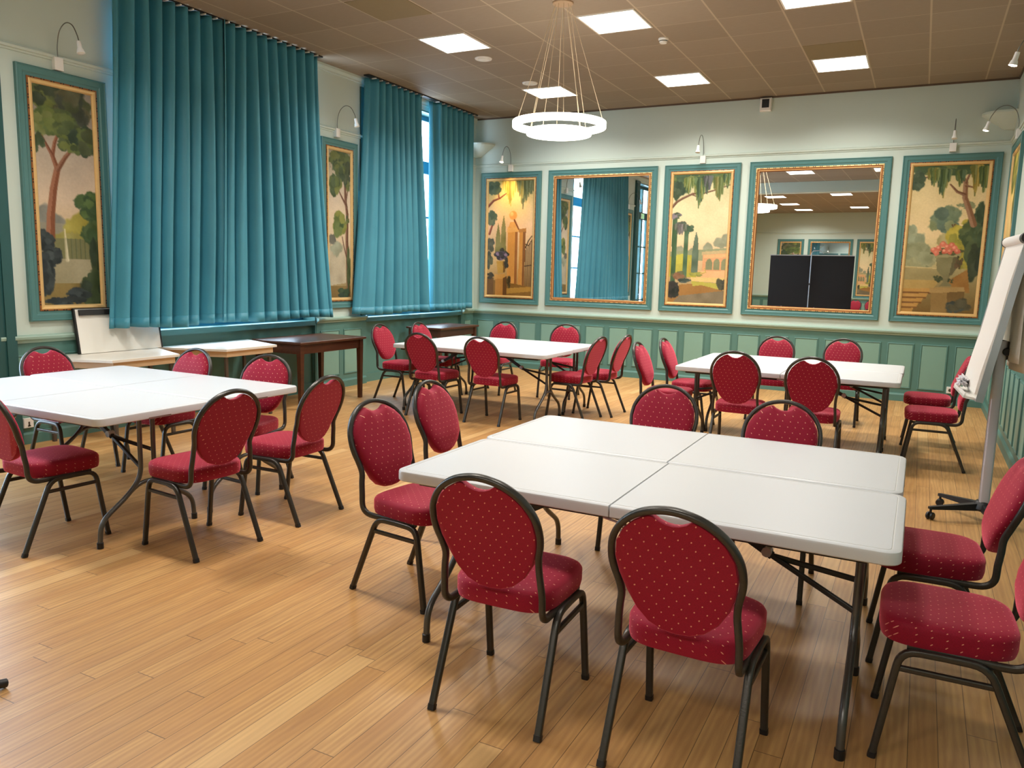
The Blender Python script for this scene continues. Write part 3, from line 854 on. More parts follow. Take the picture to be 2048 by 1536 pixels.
def rose_urn(cv):
    cv.sky([(0, (196, 178, 128)), (0.2, (212, 190, 140)), (0.45, (220, 194, 146)), (0.6, (198, 180, 130)), (0.75, (150, 136, 92)), (1, (112, 86, 44))])
    cv.clump(0.08, 0.5, 0.15, 0.1, [(150, 152, 120), (140, 146, 116)], 14); cv.clump(0.15, 0.62, 0.26, 0.09, [(148, 146, 108), (136, 138, 104)], 16); cv.blob(0.5, 0.5, 0.1, 0.05, (164, 152, 104), 0.3)
    cv.poly([(0, 0.69), (0.5, 0.69), (0.5, 0.79), (0, 0.78)], (150, 136, 92), tone=20); cv.line([(0, 0.69), (0.5, 0.70)], 0.005, 0.005, (180, 160, 110)); cv.poly([(0, 0.78), (0.5, 0.78), (0.4, 0.86), (0, 0.86)], (170, 142, 84))
    for i in range(5):
        y = 0.84 + i * 0.035
        cv.poly([(0, y), (0.42 - i * 0.06, y - 0.005), (0.40 - i * 0.06, y + 0.02), (0, y + 0.022)], (176, 134, 72)); cv.poly([(0, y + 0.022), (0.40 - i * 0.06, y + 0.02), (0.40 - i * 0.06, y + 0.034), (0, y + 0.036)], (120, 84, 44))
    cv.clump(0.5, 0.36, 0.2, 0.09, [(110, 124, 96), (94, 112, 92), (126, 134, 96), (88, 104, 88)], 24); cv.clump(0.75, 0.27, 0.12, 0.03, [(128, 132, 96)], 8); cv.line([(0.64, 0.4), (0.68, 0.46)], 0.008, 0.006, (104, 84, 56)); cv.line([(0.6, 0.4), (0.67, 0.46)], 0.005, 0.004, (104, 84, 56))
    cv.clump(0.72, 0.5, 0.18, 0.1, [(160, 148, 58), (176, 160, 64), (140, 136, 58)], 18); cv.clump(0.8, 0.62, 0.12, 0.1, [(160, 146, 58), (136, 128, 56)], 14); cv.blob(0.78, 0.39, 0.06, 0.03, (164, 150, 60), 0.3)
    cv.clump(0.92, 0.5, 0.14, 0.16, [(66, 82, 56), (52, 66, 48), (80, 92, 60)], 26); cv.clump(0.95, 0.33, 0.08, 0.07, [(72, 88, 60), (60, 76, 54)], 12); cv.clump(0.95, 0.66, 0.1, 0.12, [(48, 58, 44), (60, 68, 48)], 18); cv.clump(0.8, 0.46, 0.1, 0.06, [(84, 96, 60), (70, 84, 54)], 12)
    cv.line([(0.88, 0.4), (0.8, 0.3), (0.73, 0.22), (0.72, 0.12), (0.65, 0.07)], 0.02, 0.012, (140, 104, 76)); cv.line([(0.72, 0.2), (0.62, 0.18), (0.52, 0.13)], 0.011, 0.005, (120, 86, 62)); cv.line([(0.72, 0.12), (0.78, 0.04)], 0.008, 0.005, (120, 86, 62)); cv.line([(0.73, 0.14), (0.85, 0.155)], 0.007, 0.004, (120, 86, 62)); cv.line([(0.1, 0.09), (0.25, 0.07), (0.4, 0.07)], 0.006, 0.004, (110, 80, 58))
    G = [(88, 104, 62), (106, 116, 64), (70, 88, 58), (126, 120, 62)]
    cv.clump(0.5, 0.02, 0.5, 0.05, G, 24); cv.clump(0.06, 0.1, 0.1, 0.06, [(70, 84, 62), (58, 72, 56)], 12)
    cv.hangleaf(0.28, 0.03, 0.06, 0.13, G, 14); cv.hangleaf(0.42, 0.04, 0.08, 0.19, G, 22); cv.hangleaf(0.64, 0.05, 0.05, 0.12, G, 12); cv.hangleaf(0.85, 0.02, 0.06, 0.2, [(150, 130, 60), (112, 112, 60)], 18); cv.hangleaf(0.95, 0.03, 0.05, 0.2, G, 16)
    cv.poly([(0.62, 0.78), (0.86, 0.70), (0.92, 0.86), (0.7, 0.86)], (150, 108, 56), tone=22)
    cv.poly([(0.4, 0.86), (0.86, 0.85), (0.84, 1), (0.42, 1)], (140, 112, 66), tone=16); cv.poly([(0.38, 0.83), (0.84, 0.82), (0.86, 0.86), (0.38, 0.865)], (160, 130, 80)); cv.poly([(0.62, 0.86), (0.86, 0.85), (0.84, 1), (0.64, 1)], (112, 88, 50))
    cv.clump(0.8, 0.95, 0.16, 0.05, [(66, 72, 66), (84, 80, 60)], 12)
    cv.poly([(0.42, 0.61), (0.74, 0.60), (0.71, 0.70), (0.66, 0.745), (0.52, 0.75), (0.45, 0.71)], (128, 122, 86), tone=18); cv.poly([(0.53, 0.745), (0.64, 0.74), (0.62, 0.79), (0.68, 0.815), (0.5, 0.82), (0.55, 0.79)], (118, 110, 76)); cv.poly([(0.66, 0.61), (0.74, 0.60), (0.71, 0.70), (0.66, 0.745), (0.62, 0.745)], (96, 90, 62)); cv.poly([(0.40, 0.60), (0.76, 0.59), (0.75, 0.615), (0.41, 0.625)], (146, 138, 98))
    cv.clump(0.56, 0.585, 0.25, 0.03, [(70, 76, 48), (84, 86, 56)], 18, 0.22); cv.clump(0.74, 0.66, 0.06, 0.06, [(72, 72, 46), (90, 70, 46)], 10, 0.3)
    cv.clump(0.47, 0.77, 0.08, 0.03, [(64, 70, 44)], 8, 0.3); cv.clump(0.66, 0.78, 0.05, 0.02, [(64, 70, 44)], 6, 0.3)
    for x, y in ((0.38, 0.57), (0.45, 0.56), (0.5, 0.53), (0.56, 0.55), (0.62, 0.54), (0.66, 0.56), (0.7, 0.58), (0.42, 0.59), (0.6, 0.58), (0.53, 0.58)):
        cv.blob(x, y, 0.045, 0.022, (196, 106, 82), 0.25); cv.blob(x - 0.008, y - 0.005, 0.02, 0.01, (218, 146, 118), 0.2)


def park_lane(cv):
    cv.sky([(0, (200, 180, 110)), (0.4, (220, 196, 136)), (0.7, (190, 160, 100)), (1, (120, 96, 50))])
    cv.clump(0.3, 0.1, 0.4, 0.12, [(110, 116, 62), (130, 126, 66), (84, 98, 58)], 24); cv.clump(0.8, 0.3, 0.25, 0.15, [(90, 104, 60), (70, 88, 56)], 20)
    cv.line([(0.75, 0.95), (0.72, 0.6), (0.78, 0.3)], 0.025, 0.012, (120, 84, 58)); cv.line([(0.73, 0.55), (0.5, 0.3)], 0.012, 0.006, (120, 84, 58))
    cv.poly([(0, 0.7), (1, 0.66), (1, 1), (0, 1)], (140, 118, 64), tone=26); cv.poly([(0.3, 0.7), (0.5, 0.69), (0.8, 1), (0.1, 1)], (186, 154, 98)); cv.clump(0.1, 0.8, 0.15, 0.1, [(60, 72, 50), (76, 88, 56)], 16)


PROF_OUT = [(0, 0), (0, 0.034), (0.010, 0.040), (0.018, 0.032), (0.055, 0.030), (0.066, 0.022), (0.086, 0.022), (0.10, 0.016)]
PROF_GILT = [(0.10, 0.012), (0.101, 0.026)]


def gilt_mesh(w, h, dark):
    """inner gilded moulding; outer edge carries pairs of dark beads"""
    g = MB()
    if dark:
        g.rframe(w, h, [(0.088, 0.01), (0.089, 0.028), (0.103, 0.030)], 1)
        g.rframe(w, h, [(0.103, 0.030), (0.108, 0.024), (0.135, 0.020), (0.142, 0.010)], 2)
        g.rframe(w, h, [(0.120, 0.0215), (0.125, 0.0235), (0.130, 0.021)], 0)
    else:
        g.rframe(w, h, [(0.088, 0.01), (0.090, 0.028), (0.103, 0.030)], 2)
        g.rframe(w, h, [(0.103, 0.030), (0.112, 0.033), (0.128, 0.030), (0.138, 0.020), (0.142, 0.010)], 0)
    P = 0.088
    for side in range(4):
        L = w if side % 2 == 0 else h
        n = int((L - 0.2) / P)
        for i in range(n):
            for off in (0, 0.024):
                u = 0.105 + (L - 0.21 - n * P) / 2 + i * P + off + 0.02
                a, b = u, u + 0.012
                if side == 0:
                    q = ((a, 0.091), (b, 0.100))
                elif side == 2:
                    q = ((a, h - 0.100), (b, h - 0.091))
                elif side == 1:
                    q = ((w - 0.100, a), (w - 0.091, b))
                else:
                    q = ((0.091, a), (0.100, b))
                g.box((q[0][0], -0.031, q[0][1]), (q[1][0], -0.027, q[1][1]), 3)
    return g


def framed(wall, u0, u1, z0, z1, name, label, cat, painter=None, seed=1, res=230, group=None, tilt=0.0):
    loc, r = hang(wall, u0, z0)
    w, h = u1 - u0, z1 - z0
    e = empty(name, loc, r, label, cat, group)
    o = MB(); o.rframe(w, h, PROF_OUT); o.build('outer_frame', M['teal'], e, smooth=25)
    g = gilt_mesh(w, h, painter is None)
    g.build('gilt_frame', [M['gold'], M['gold'], M['golddark'], M['dot']], e)
    iw, ih = w - 0.28, h - 0.28
    if painter is None:
        q = MB(); q.box((0.135, -0.014, 0.135), (w - 0.135, -0.004, h - 0.135)); mo = q.build('mirror_glass', M['mirror'], e)
        if wall == 'back':
            mo.rotation_euler = (0, 0, -0.010); mo.location = (0, 0.010 * w / 2, 0)
    else:
        cv = Canvas(iw, ih, res, seed); painter(cv)
        hh, ww = cv.h, cv.w
        gx = 0.14 + iw * np.arange(ww + 1) / ww; gz = 0.14 + ih * (1 - np.arange(hh + 1) / hh)
        vs = [(x, -0.013, z) for z in gz for x in gx]
        k = ww + 1
        fs = [(i * k + j, (i + 1) * k + j, (i + 1) * k + j + 1, i * k + j + 1) for i in range(hh) for j in range(ww)]
        me = bpy.data.meshes.new('canvas'); me.from_pydata(vs, [], fs); me.materials.append(M['canvas'])
        ca = me.color_attributes.new('Col', 'FLOAT_COLOR', 'POINT')
        c = cv.vcol(); cp = np.pad(c, ((0, 1), (0, 1), (0, 0)), mode='edge')
        a4 = np.ones((hh + 1, ww + 1, 4)); a4[..., :3] = cp
        ca.data.foreach_set('color', a4.astype(np.float32).ravel())
        me.update()
        ob = bpy.data.objects.new('canvas', me); C.objects.link(ob); ob.parent = e
        b = MB(); b.box((0.12, -0.010, 0.12), (w - 0.12, 0, h - 0.12)); b.build('backing', M['woodedge'], e)
    return e


framed('back', -6.780, -5.655, ZFB, ZFT, 'framed_painting', 'lamp-lit garden painting of a stone pillar with ball top, iron gate and flower pot', 'painting', gate_pillar, 11)
framed('back', -5.525, -3.705, ZFB, ZFT, 'wall_mirror', 'teal-framed wall mirror reflecting the curtains, beside the lamp-lit pillar painting', 'mirror')
framed('back', -3.590, -2.468, ZFB, ZFT, 'framed_painting', 'garden painting of a pink arcaded villa with cypress, between the two mirrors', 'painting', villa_garden, 12)
framed('back', -2.340, -0.500, ZFB, ZFT, 'wall_mirror', 'teal-framed wall mirror reflecting a black projection screen', 'mirror')
framed('back', -0.372, 0.758, ZFB, ZFT, 'framed_painting', 'garden painting of a stone urn full of red roses by steps', 'painting', rose_urn, 13)
framed('left', 4.115, 4.935, ZFB, ZFT, 'framed_painting', 'tall painting of an umbrella pine above a fountain, left of the curtains', 'painting', pine_fountain, 14, 260)
framed('left', 7.90, 8.615, ZFB, ZFT, 'framed_painting', 'narrow painting of slender trees, between the two curtained windows', 'painting', twin_trees, 15)
framed('right', -11.35, -10.25, ZFB, ZFT, 'framed_painting', 'gilt-framed painting seen edge-on on the right wall by the corner', 'painting', park_lane, 16, 140)
framed('right', -8.55, -7.25, ZFB, ZFT, 'framed_painting', 'framed painting on the right wall behind the flip chart', 'painting', rose_urn, 21, 120)
RZ0, RZ1 = 0.95, 3.15
framed('rear', 4.62, 5.6, RZ0, RZ1, 'framed_painting', 'blue-green garden painting on the rear wall, seen left of the screen in the mirror', 'painting', pine_fountain, 17, 120)
framed('rear', 2.87, 4.47, RZ0, RZ1, 'wall_mirror', 'mirror on the rear wall, seen behind the black screen', 'mirror')
framed('rear', 1.86, 2.73, RZ0, RZ1, 'framed_painting', 'yellow-green garden painting on the rear wall, seen right of the screen in the mirror', 'painting', villa_garden, 18, 120)
framed('rear', 0.2, 1.75, RZ0, RZ1, 'wall_mirror', 'mirror on the rear wall, seen at the right edge of the reflection', 'mirror')


# ------------------------------------------------------------------ curtains
def curtain(y0t, y1t, y0b, y1b, zb, n, label, seed, off, ret0, ret1):
    """pleated cloth: off = distance of its middle from the wall, ret0 / ret1 = depth of the two side edges relative to it"""
    rng = random.Random(seed)
    NV = 60
    SP = 16
    NU = n * SP
    zt = H - 0.021
    ox, oy = XL + off, (y0t + y1t) / 2
    e = empty('curtain', (ox, oy, zb), 0, label, 'curtain', 'teal curtains at the tall windows')
    ph = [rng.uniform(-0.5, 0.5) for _ in range(6)]
    wd = [rng.uniform(0.65, 1.5) for _ in range(n)]
    cum = [0.0]
    for q in wd:
        cum.append(cum[-1] + q)
    cum = [q / cum[-1] for q in cum]
    amps = [rng.uniform(0.5, 1.35) for _ in range(n + 1)]
    m = MB(); vs = []
    for j in range(NV + 1):
        v = j / NV
        g = min(1.0, v * 1.5) ** 0.8
        z = zt + (zb - zt) * v
        for i in range(NU + 1):
            k = min(n - 1, i // SP); f = i / SP - k
            ue = (k + f) / n
            uw = cum[k] + (cum[k + 1] - cum[k]) * f
            u = ue * (1 - g) + uw * g
            w = v ** 1.4
            y = (y0t + (y1t - y0t) * u) * (1 - w) + (y0b + (y1b - y0b) * u) * w
            am = amps[k] * (1 - f) + amps[k + 1] * f
            c = math.cos(2 * PI * (k + f))
            fold = (abs(c) ** 0.7) * (1 if c > 0 else -1)
            if fold < 0:
                fold *= 1.15
            a = 0.048 * (1 - g) + 0.072 * g * am
            d = a * fold + 0.026 * v * math.sin(5.1 * u + ph[0] * 6 + v * 1.3) + 0.010 * g * math.sin(2 * PI * (2 * (k + f) + ph[2]) + v * 3)
            e0, e1 = 0.40 / n, (1.0 if ret1 < -0.08 else 0.35) / n
            if u < e0:
                t = u / e0; d = ret0 + (d - ret0) * t
            if 1 - u < e1:
                t = (1 - u) / e1; d = ret1 + (d - ret1) * t
            zz = z + (0.012 * math.sin(u * 9 + ph[1] * 5) if j == NV else 0)
            y += 0.018 * math.sin(2 * PI * (k + f)) * g
            vs.append((d, y - oy, zz - zb))
    fs = [(j * (NU + 1) + i, j * (NU + 1) + i + 1, (j + 1) * (NU + 1) + i + 1, (j + 1) * (NU + 1) + i) for j in range(NV) for i in range(NU)]
    m.add(vs, fs)
    o = m.build('cloth', M['curtain'], e, smooth=80, fixn=False)
    sm = o.modifiers.new('cloth_thickness', 'SOLIDIFY'); sm.thickness = 0.004; sm.offset = 0
    hv = []
    for j in (NV - 2, NV):
        for i in range(NU + 1):
            x, y, z = vs[j * (NU + 1) + i]
            hv.append((x + 0.0025, y, z))
    h = MB(); h.add(hv, [(i, i + 1, NU + 2 + i, NU + 1 + i) for i in range(NU)])
    ho = h.build('hem', M['curtain'], e, smooth=80, fixn=False)
    s2 = ho.modifiers.new('cloth_thickness', 'SOLIDIFY'); s2.thickness = 0.002
    for i in range(n):
        y = y0t + (y1t - y0t) * ((i + 0.5) / n) - oy
        hk = MB(); hk.box((-0.012, y - 0.008, zt - zb - 0.008), (0.056, y + 0.008, zt - zb + 0.004)); hk.build('curtain_hook', M['white'], e)
    return e


curtain(4.97, 6.31, 4.78, 6.24, 0.985, 9, 'left half of the wide teal curtain, hanging over the whiteboard', 3, 0.185, -0.05, -0.09)
curtain(6.15, 7.66, 6.03, 7.92, 0.985, 10, 'right half of the wide teal curtain, beside the slender trees painting', 5, 0.205, 0.065, -0.03)
curtain(8.70, 9.95, 8.42, 10.20, 0.985, 9, 'teal curtain of the far window, left of the bright gap', 8, 0.165, -0.09, -0.03)
curtain(10.24, 11.46, 10.26, 11.50, 0.985, 8, 'teal curtain in the far corner, right of the bright gap', 9, 0.165, -0.08, -0.02)
for a, b, lb in ((4.86, 7.72, 'black curtain track on the ceiling above the wide curtain'), (8.62, 11.48, 'black curtain track on the ceiling above the far window curtains')):
    m = MB(); m.box((XL + 0.13, a, H - 0.016), (XL + 0.22, b, H)); tag(m.build('curtain_track', M['black']), lb, 'curtain track')


# ------------------------------------------------------------------ picture lamps
def lamp_proto():
    e = empty('picture_lamp')
    m = MB()
    sec = []
    for y in (0, -0.004, -0.046, -0.05):
        ins = 0.004 if y in (0, -0.05) else 0
        sec.append([(x * (0.04 - ins) / 0.04, y, 0.0 + z * (0.055 - ins) / 0.055) for x, z in ((-0.04, -0.055), (0.04, -0.055), (0.04, 0.055), (-0.04, 0.055))])
    m.rings(sec); m.build('mounting_box', M['white'], e)
    p = crom([(0, -0.03, 0.05), (0, -0.035, 0.16), (0, -0.075, 0.27), (0, -0.16, 0.325), (0, -0.25, 0.30), (0, -0.31, 0.215), (0, -0.335, 0.15)], 5)
    m = MB(); m.tube(p, 0.0045, seg=6); m.build('gooseneck', M['wiredark'], e, smooth=60)
    m = MB(); m.lathe([(0.0, 0.06), (0.018, 0.058), (0.02, 0.0), (0.026, -0.012), (0.034, -0.045), (0.031, -0.045), (0.022, -0.012), (0.0, -0.008)], 16)
    h = m.build('lamp_head', M['white'], e, smooth=40); h.location = (0, -0.342, 0.10); h.rotation_euler = (math.radians(-14), 0, 0)
    m = MB(); m.lathe([(0.0, -0.012), (0.022, -0.014), (0.030, -0.043), (0.016, -0.05), (0.0, -0.052)], 16)
    b = m.build('bulb', M['bulboff'], e, smooth=60); b.location = h.location; b.rotation_euler = h.rotation_euler
    return e


lamp0 = lamp_proto()
LAMPS = [('back', -6.223, 3.315, True, 'lit picture lamp over the stone pillar painting'),
         ('back', -3.026, 3.317, False, 'unlit picture lamp over the arcaded villa painting'),
         ('back', 0.191, 3.335, False, 'picture lamp over the rose urn painting, its neck pointing at the room'),
         ('left', 4.49, 3.318, False, 'picture lamp arching over the umbrella pine painting'),
         ('left', 8.201, 3.339, False, 'picture lamp over the slender trees painting between the curtains'),
         ('right', -10.85, 3.315, True, 'lit picture lamp on the right wall near the corner'),
         ('right', -7.75, 3.315, True, 'lit picture lamp on the right wall at the edge of the view')]
lamps = [lamp0] + [copy_tree(lamp0) for _ in LAMPS[1:]]
for e, (wall, u, z, lit, lb) in zip(lamps, LAMPS):
    loc, r = hang(wall, u, z)
    e.location = loc; e.rotation_euler = (0, 0, r)
    tag(e, lb, 'lamp', 'gooseneck picture lamps')
    if lit:
        for ch in e.children:
            if ch.name.startswith('bulb'):
                ch.data = ch.data.copy(); ch.data.materials[0] = M['bulb']
        L = bpy.data.lights.new('picture_spot', 'SPOT'); L.energy = 70 if wall == 'back' else 40; L.color = (1, 0.66, 0.30); L.spot_size = math.radians(66); L.spot_blend = 1.0; L.shadow_soft_size = 0.02
        lo = bpy.data.objects.new('picture_spot', L); C.objects.link(lo); lo.parent = e
        lo.location = (0, -0.352, 0.045); lo.rotation_euler = (math.radians(29), 0, 0)


# ------------------------------------------------------------------ ceiling lights
PANEL_W = 46.0


def panel_light(x0, y0, label, power=1.0):
    w, d = 0.595, 0.612
    e = empty('ceiling_light', (x0 + w / 2, y0 + d / 2, H), 0, label, 'light', 'square led ceiling panels')
    m = MB()
    q = MB(); q.rframe(w, d, [(0, 0), (0, 0.010), (0.016, 0.010), (0.018, 0.004)])
    m.add([(x - w / 2, z - d / 2, y) for x, y, z in q.v], q.f)
    m.build('frame', M['white'], e)
    m = MB(); m.box((-w / 2 + 0.016, -d / 2 + 0.016, -0.008), (w / 2 - 0.016, d / 2 - 0.016, -0.002)); m.build('diffuser', M['panel'], e)
    L = bpy.data.lights.new('led_panel', 'AREA'); L.shape = 'RECTANGLE'; L.size = 0.56; L.size_y = 0.58; L.energy = PANEL_W * power; L.color = (1.0, 0.95, 0.88); L.spread = math.radians(146)
    lo = bpy.data.objects.new('led_panel', L); C.objects.link(lo); lo.parent = e; lo.location = (0, 0, -0.012)
    return e


panel_light(-5.197, 7.553, 'square ceiling light left of the round chandelier, near the curtains')
panel_light(-3.289, 7.544, 'square ceiling light right beside the chandelier cables')
panel_light(-5.209, 10.128, 'square ceiling light behind the chandelier cables')
panel_light(-3.297, 10.104, 'square ceiling light over the villa painting, left of the smoke detector')
panel_light(-1.380, 10.035, 'square ceiling light right of the wall sensor')
panel_light(-1.390, 7.50, 'square ceiling light cut by the top edge of the view')
for x, y, lb in ((-3.29, 3.10, 'ceiling light seen at the top of the screen mirror'), (-1.385, 3.10, 'ceiling light in the top right corner of the screen mirror'), (-5.19, 3.10, 'ceiling light above the leftmost table group'),
                 (-1.0, -2.3, 'added ceiling light right of the screen, brightening the rear hall'), (-0.9, -4.9, 'added ceiling light brightening the right side of the rear hall'),  # two extra panels, added to brighten the reflected rear hall
                 (-2.95, -2.3, 'ceiling light over the screen, seen in the mirror'), (-4.9, -2.6, 'ceiling light seen left in the mirror, nearest the beam'), (-4.9, -5.2, 'ceiling light seen left in the mirror, second from the beam'),
                 (-2.85, -6.9, 'ceiling light over the rear wall, seen in the mirror'), (-4.8, -7.6, 'ceiling light seen left in the mirror, farthest from the beam')):
    panel_light(x, y, lb, 0.45 if y == 3.10 and x > -2 else (0.75 if y == 3.10 and x > -4 else 1.0))

# odd olive coloured tiles
for x, y, lb in ((-5.193, 6.275, 'olive replacement tile at the top edge of the ceiling'), (-1.413, 9.425, 'olive replacement tile in front of the right ceiling light')):
    m = MB(); m.box((x + 0.012, y + 0.008, H - 0.004), (x + 0.618, y + 0.622, H - 0.0005)); tag(m.build('ceiling_tile', M['ceiltan']), lb, 'ceiling tile', kind='structure')

# smoke detector, ceiling discs, wall sensor
e = empty('smoke_detector', (-2.711, 8.587, H), 0, 'small white smoke detector on the ceiling', 'smoke detector')
m = MB(); m.lathe([(0.0, 0), (0.055, 0), (0.055, -0.012), (0.048, -0.02), (0.0, -0.02)], 24); m.build('base', M['white'], e, smooth=35)
m = MB(); m.lathe([(0.0, -0.02), (0.04, -0.02), (0.044, -0.035), (0.036, -0.05), (0.0, -0.052)], 24); m.build('sensor_head', M['white'], e, smooth=35)
m = MB(); m.lathe([(0.0438, -0.026), (0.0450, -0.026), (0.0450, -0.031), (0.0438, -0.031)], 24); m.build('vent_slot', M['black'], e)
for x, y, lb in ((-4.921, 8.543, 'round white ceiling vent below the left light panel'), (-4.941, 9.848, 'round ceiling vent seen through the chandelier cables')):
    e = empty('ceiling_vent', (x, y, H), 0, lb, 'ceiling vent', 'round ceiling vents')
    m = MB(); m.lathe([(0.0, 0), (0.105, 0), (0.10, -0.012), (0.085, -0.014), (0.078, -0.004), (0.0, -0.004)], 32); m.build('rim', M['white'], e, smooth=35)
    m = MB(); m.lathe([(0.0, -0.004), (0.066, -0.006), (0.066, -0.018), (0.05, -0.022), (0.0, -0.022)], 32); m.build('disc', M['white'], e, smooth=35)
for wall, u, lb in (('back', -2.177, 'white wall sensor with black face below the ceiling on the back wall'), ('rear', 0.62, 'white wall sensor with black face on the rear wall, seen in the mirror')):
    loc, r = hang(wall, u, 4.03)
    e = empty('wall_sensor', loc, r, lb, 'sensor', 'wall sensors')
    m = MB(); m.rings([[(x * k, y, z * k) for x, z in ((-0.078, -0.09), (0.078, -0.09), (0.078, 0.09), (-0.078, 0.09))] for y, k in ((0, 0.97), (-0.01, 1), (-0.065, 1), (-0.08, 0.86))]); m.build('housing', M['white'], e)
    m = MB(); m.box((-0.048, -0.083, -0.045), (0.05, -0.0802, 0.07)); m.build('black_face', M['black'], e)

# quarter-round corner shelves under the ceiling
for cx, sx, lb in ((XL, 1, 'painted corner shelf high beside the far curtain'), (XR, -1, 'painted corner shelf high in the right corner')):
    e = empty('corner_shelf', (cx, D, 3.60), 0, lb, 'shelf', 'painted corner shelves')
    top, bot = [(0, 0, 0.155)], [(0, 0, 0.0)]
    m = MB()
    ol = []
    for i in range(9):
        a = PI / 2 * i / 8
        ol.append((0.37 * math.cos(a) ** 0.8, 0.26 * math.sin(a) ** 0.8))
    r0 = [(0, 0, -0.09)] + [(sx * x * 0.30, -y * 0.30, -0.08) for x, y in ol]
    r1 = [(0, 0, 0.10)] + [(sx * x, -y, 0.10) for x, y in ol]
    r2 = [(0, 0, 0.125)] + [(sx * x, -y, 0.125) for x, y in ol]
    m.rings([r0, r1, r2]); m.build('shelf_body', M['wall'], e)


# ------------------------------------------------------------------ chandelier
e = empty('chandelier', (-3.25, 7.13, H), 0, 'round led chandelier of two glowing rings on thin cables', 'chandelier')
m = MB(); m.lathe([(0.0, 0), (0.10, 0), (0.10, -0.01), (0.095, -0.014), (0.0, -0.014)], 32); m.build('canopy', M['ceilframe'], e, smooth=35)
def ring(name, R, z, hw, hh):
    p = [(R * math.cos(2 * PI * i / 64), R * math.sin(2 * PI * i / 64), z) for i in range(64)]
    q = MB(); q.sweep(p, rsq(2 * hh, 2 * hw, 0.008), True, ref=(0, 0, 1)); return q.build(name, M['ring'], e, smooth=50)
ring('outer_ring', 0.425, 3.03 - H, 0.028, 0.032)
ring('inner_ring', 0.292, 2.955 - H, 0.022, 0.025)
for k in range(10):
    a = 2 * PI * k / 10 + 0.2
    if k % 2 == 0:
        R, z = 0.425, 3.06 - H
    else:
        R, z = 0.292, 2.978 - H
    m = MB(); m.tube([(0.075 * math.cos(a), 0.075 * math.sin(a), -0.025), (R * math.cos(a), R * math.sin(a), z)], 0.0026, seg=5); m.build('cable', M['cablew'], e)


# ------------------------------------------------------------------ chairs
FSEC = rsq(0.027, 0.022, 0.008, 2)
LSEC = rsq(0.026, 0.024, 0.006, 2)


def superell(w0, w1, y0, y1, n=48, p=3.4):
    """outline of a seat: width w0 at y0 (rear) to w1 at y1 (front)"""
    out = []
    for i in range(n):
        a = 2 * PI * i / n
        c, s = math.cos(a), math.sin(a)
        y = (y0 + y1) / 2 + (y1 - y0) / 2 * (abs(s) ** (2 / p)) * (1 if s >= 0 else -1)
        t = (y - y0) / (y1 - y0)
        w = w0 + (w1 - w0) * t
        out.append((w * (abs(c) ** (2 / p)) * (1 if c >= 0 else -1), y))
    return out


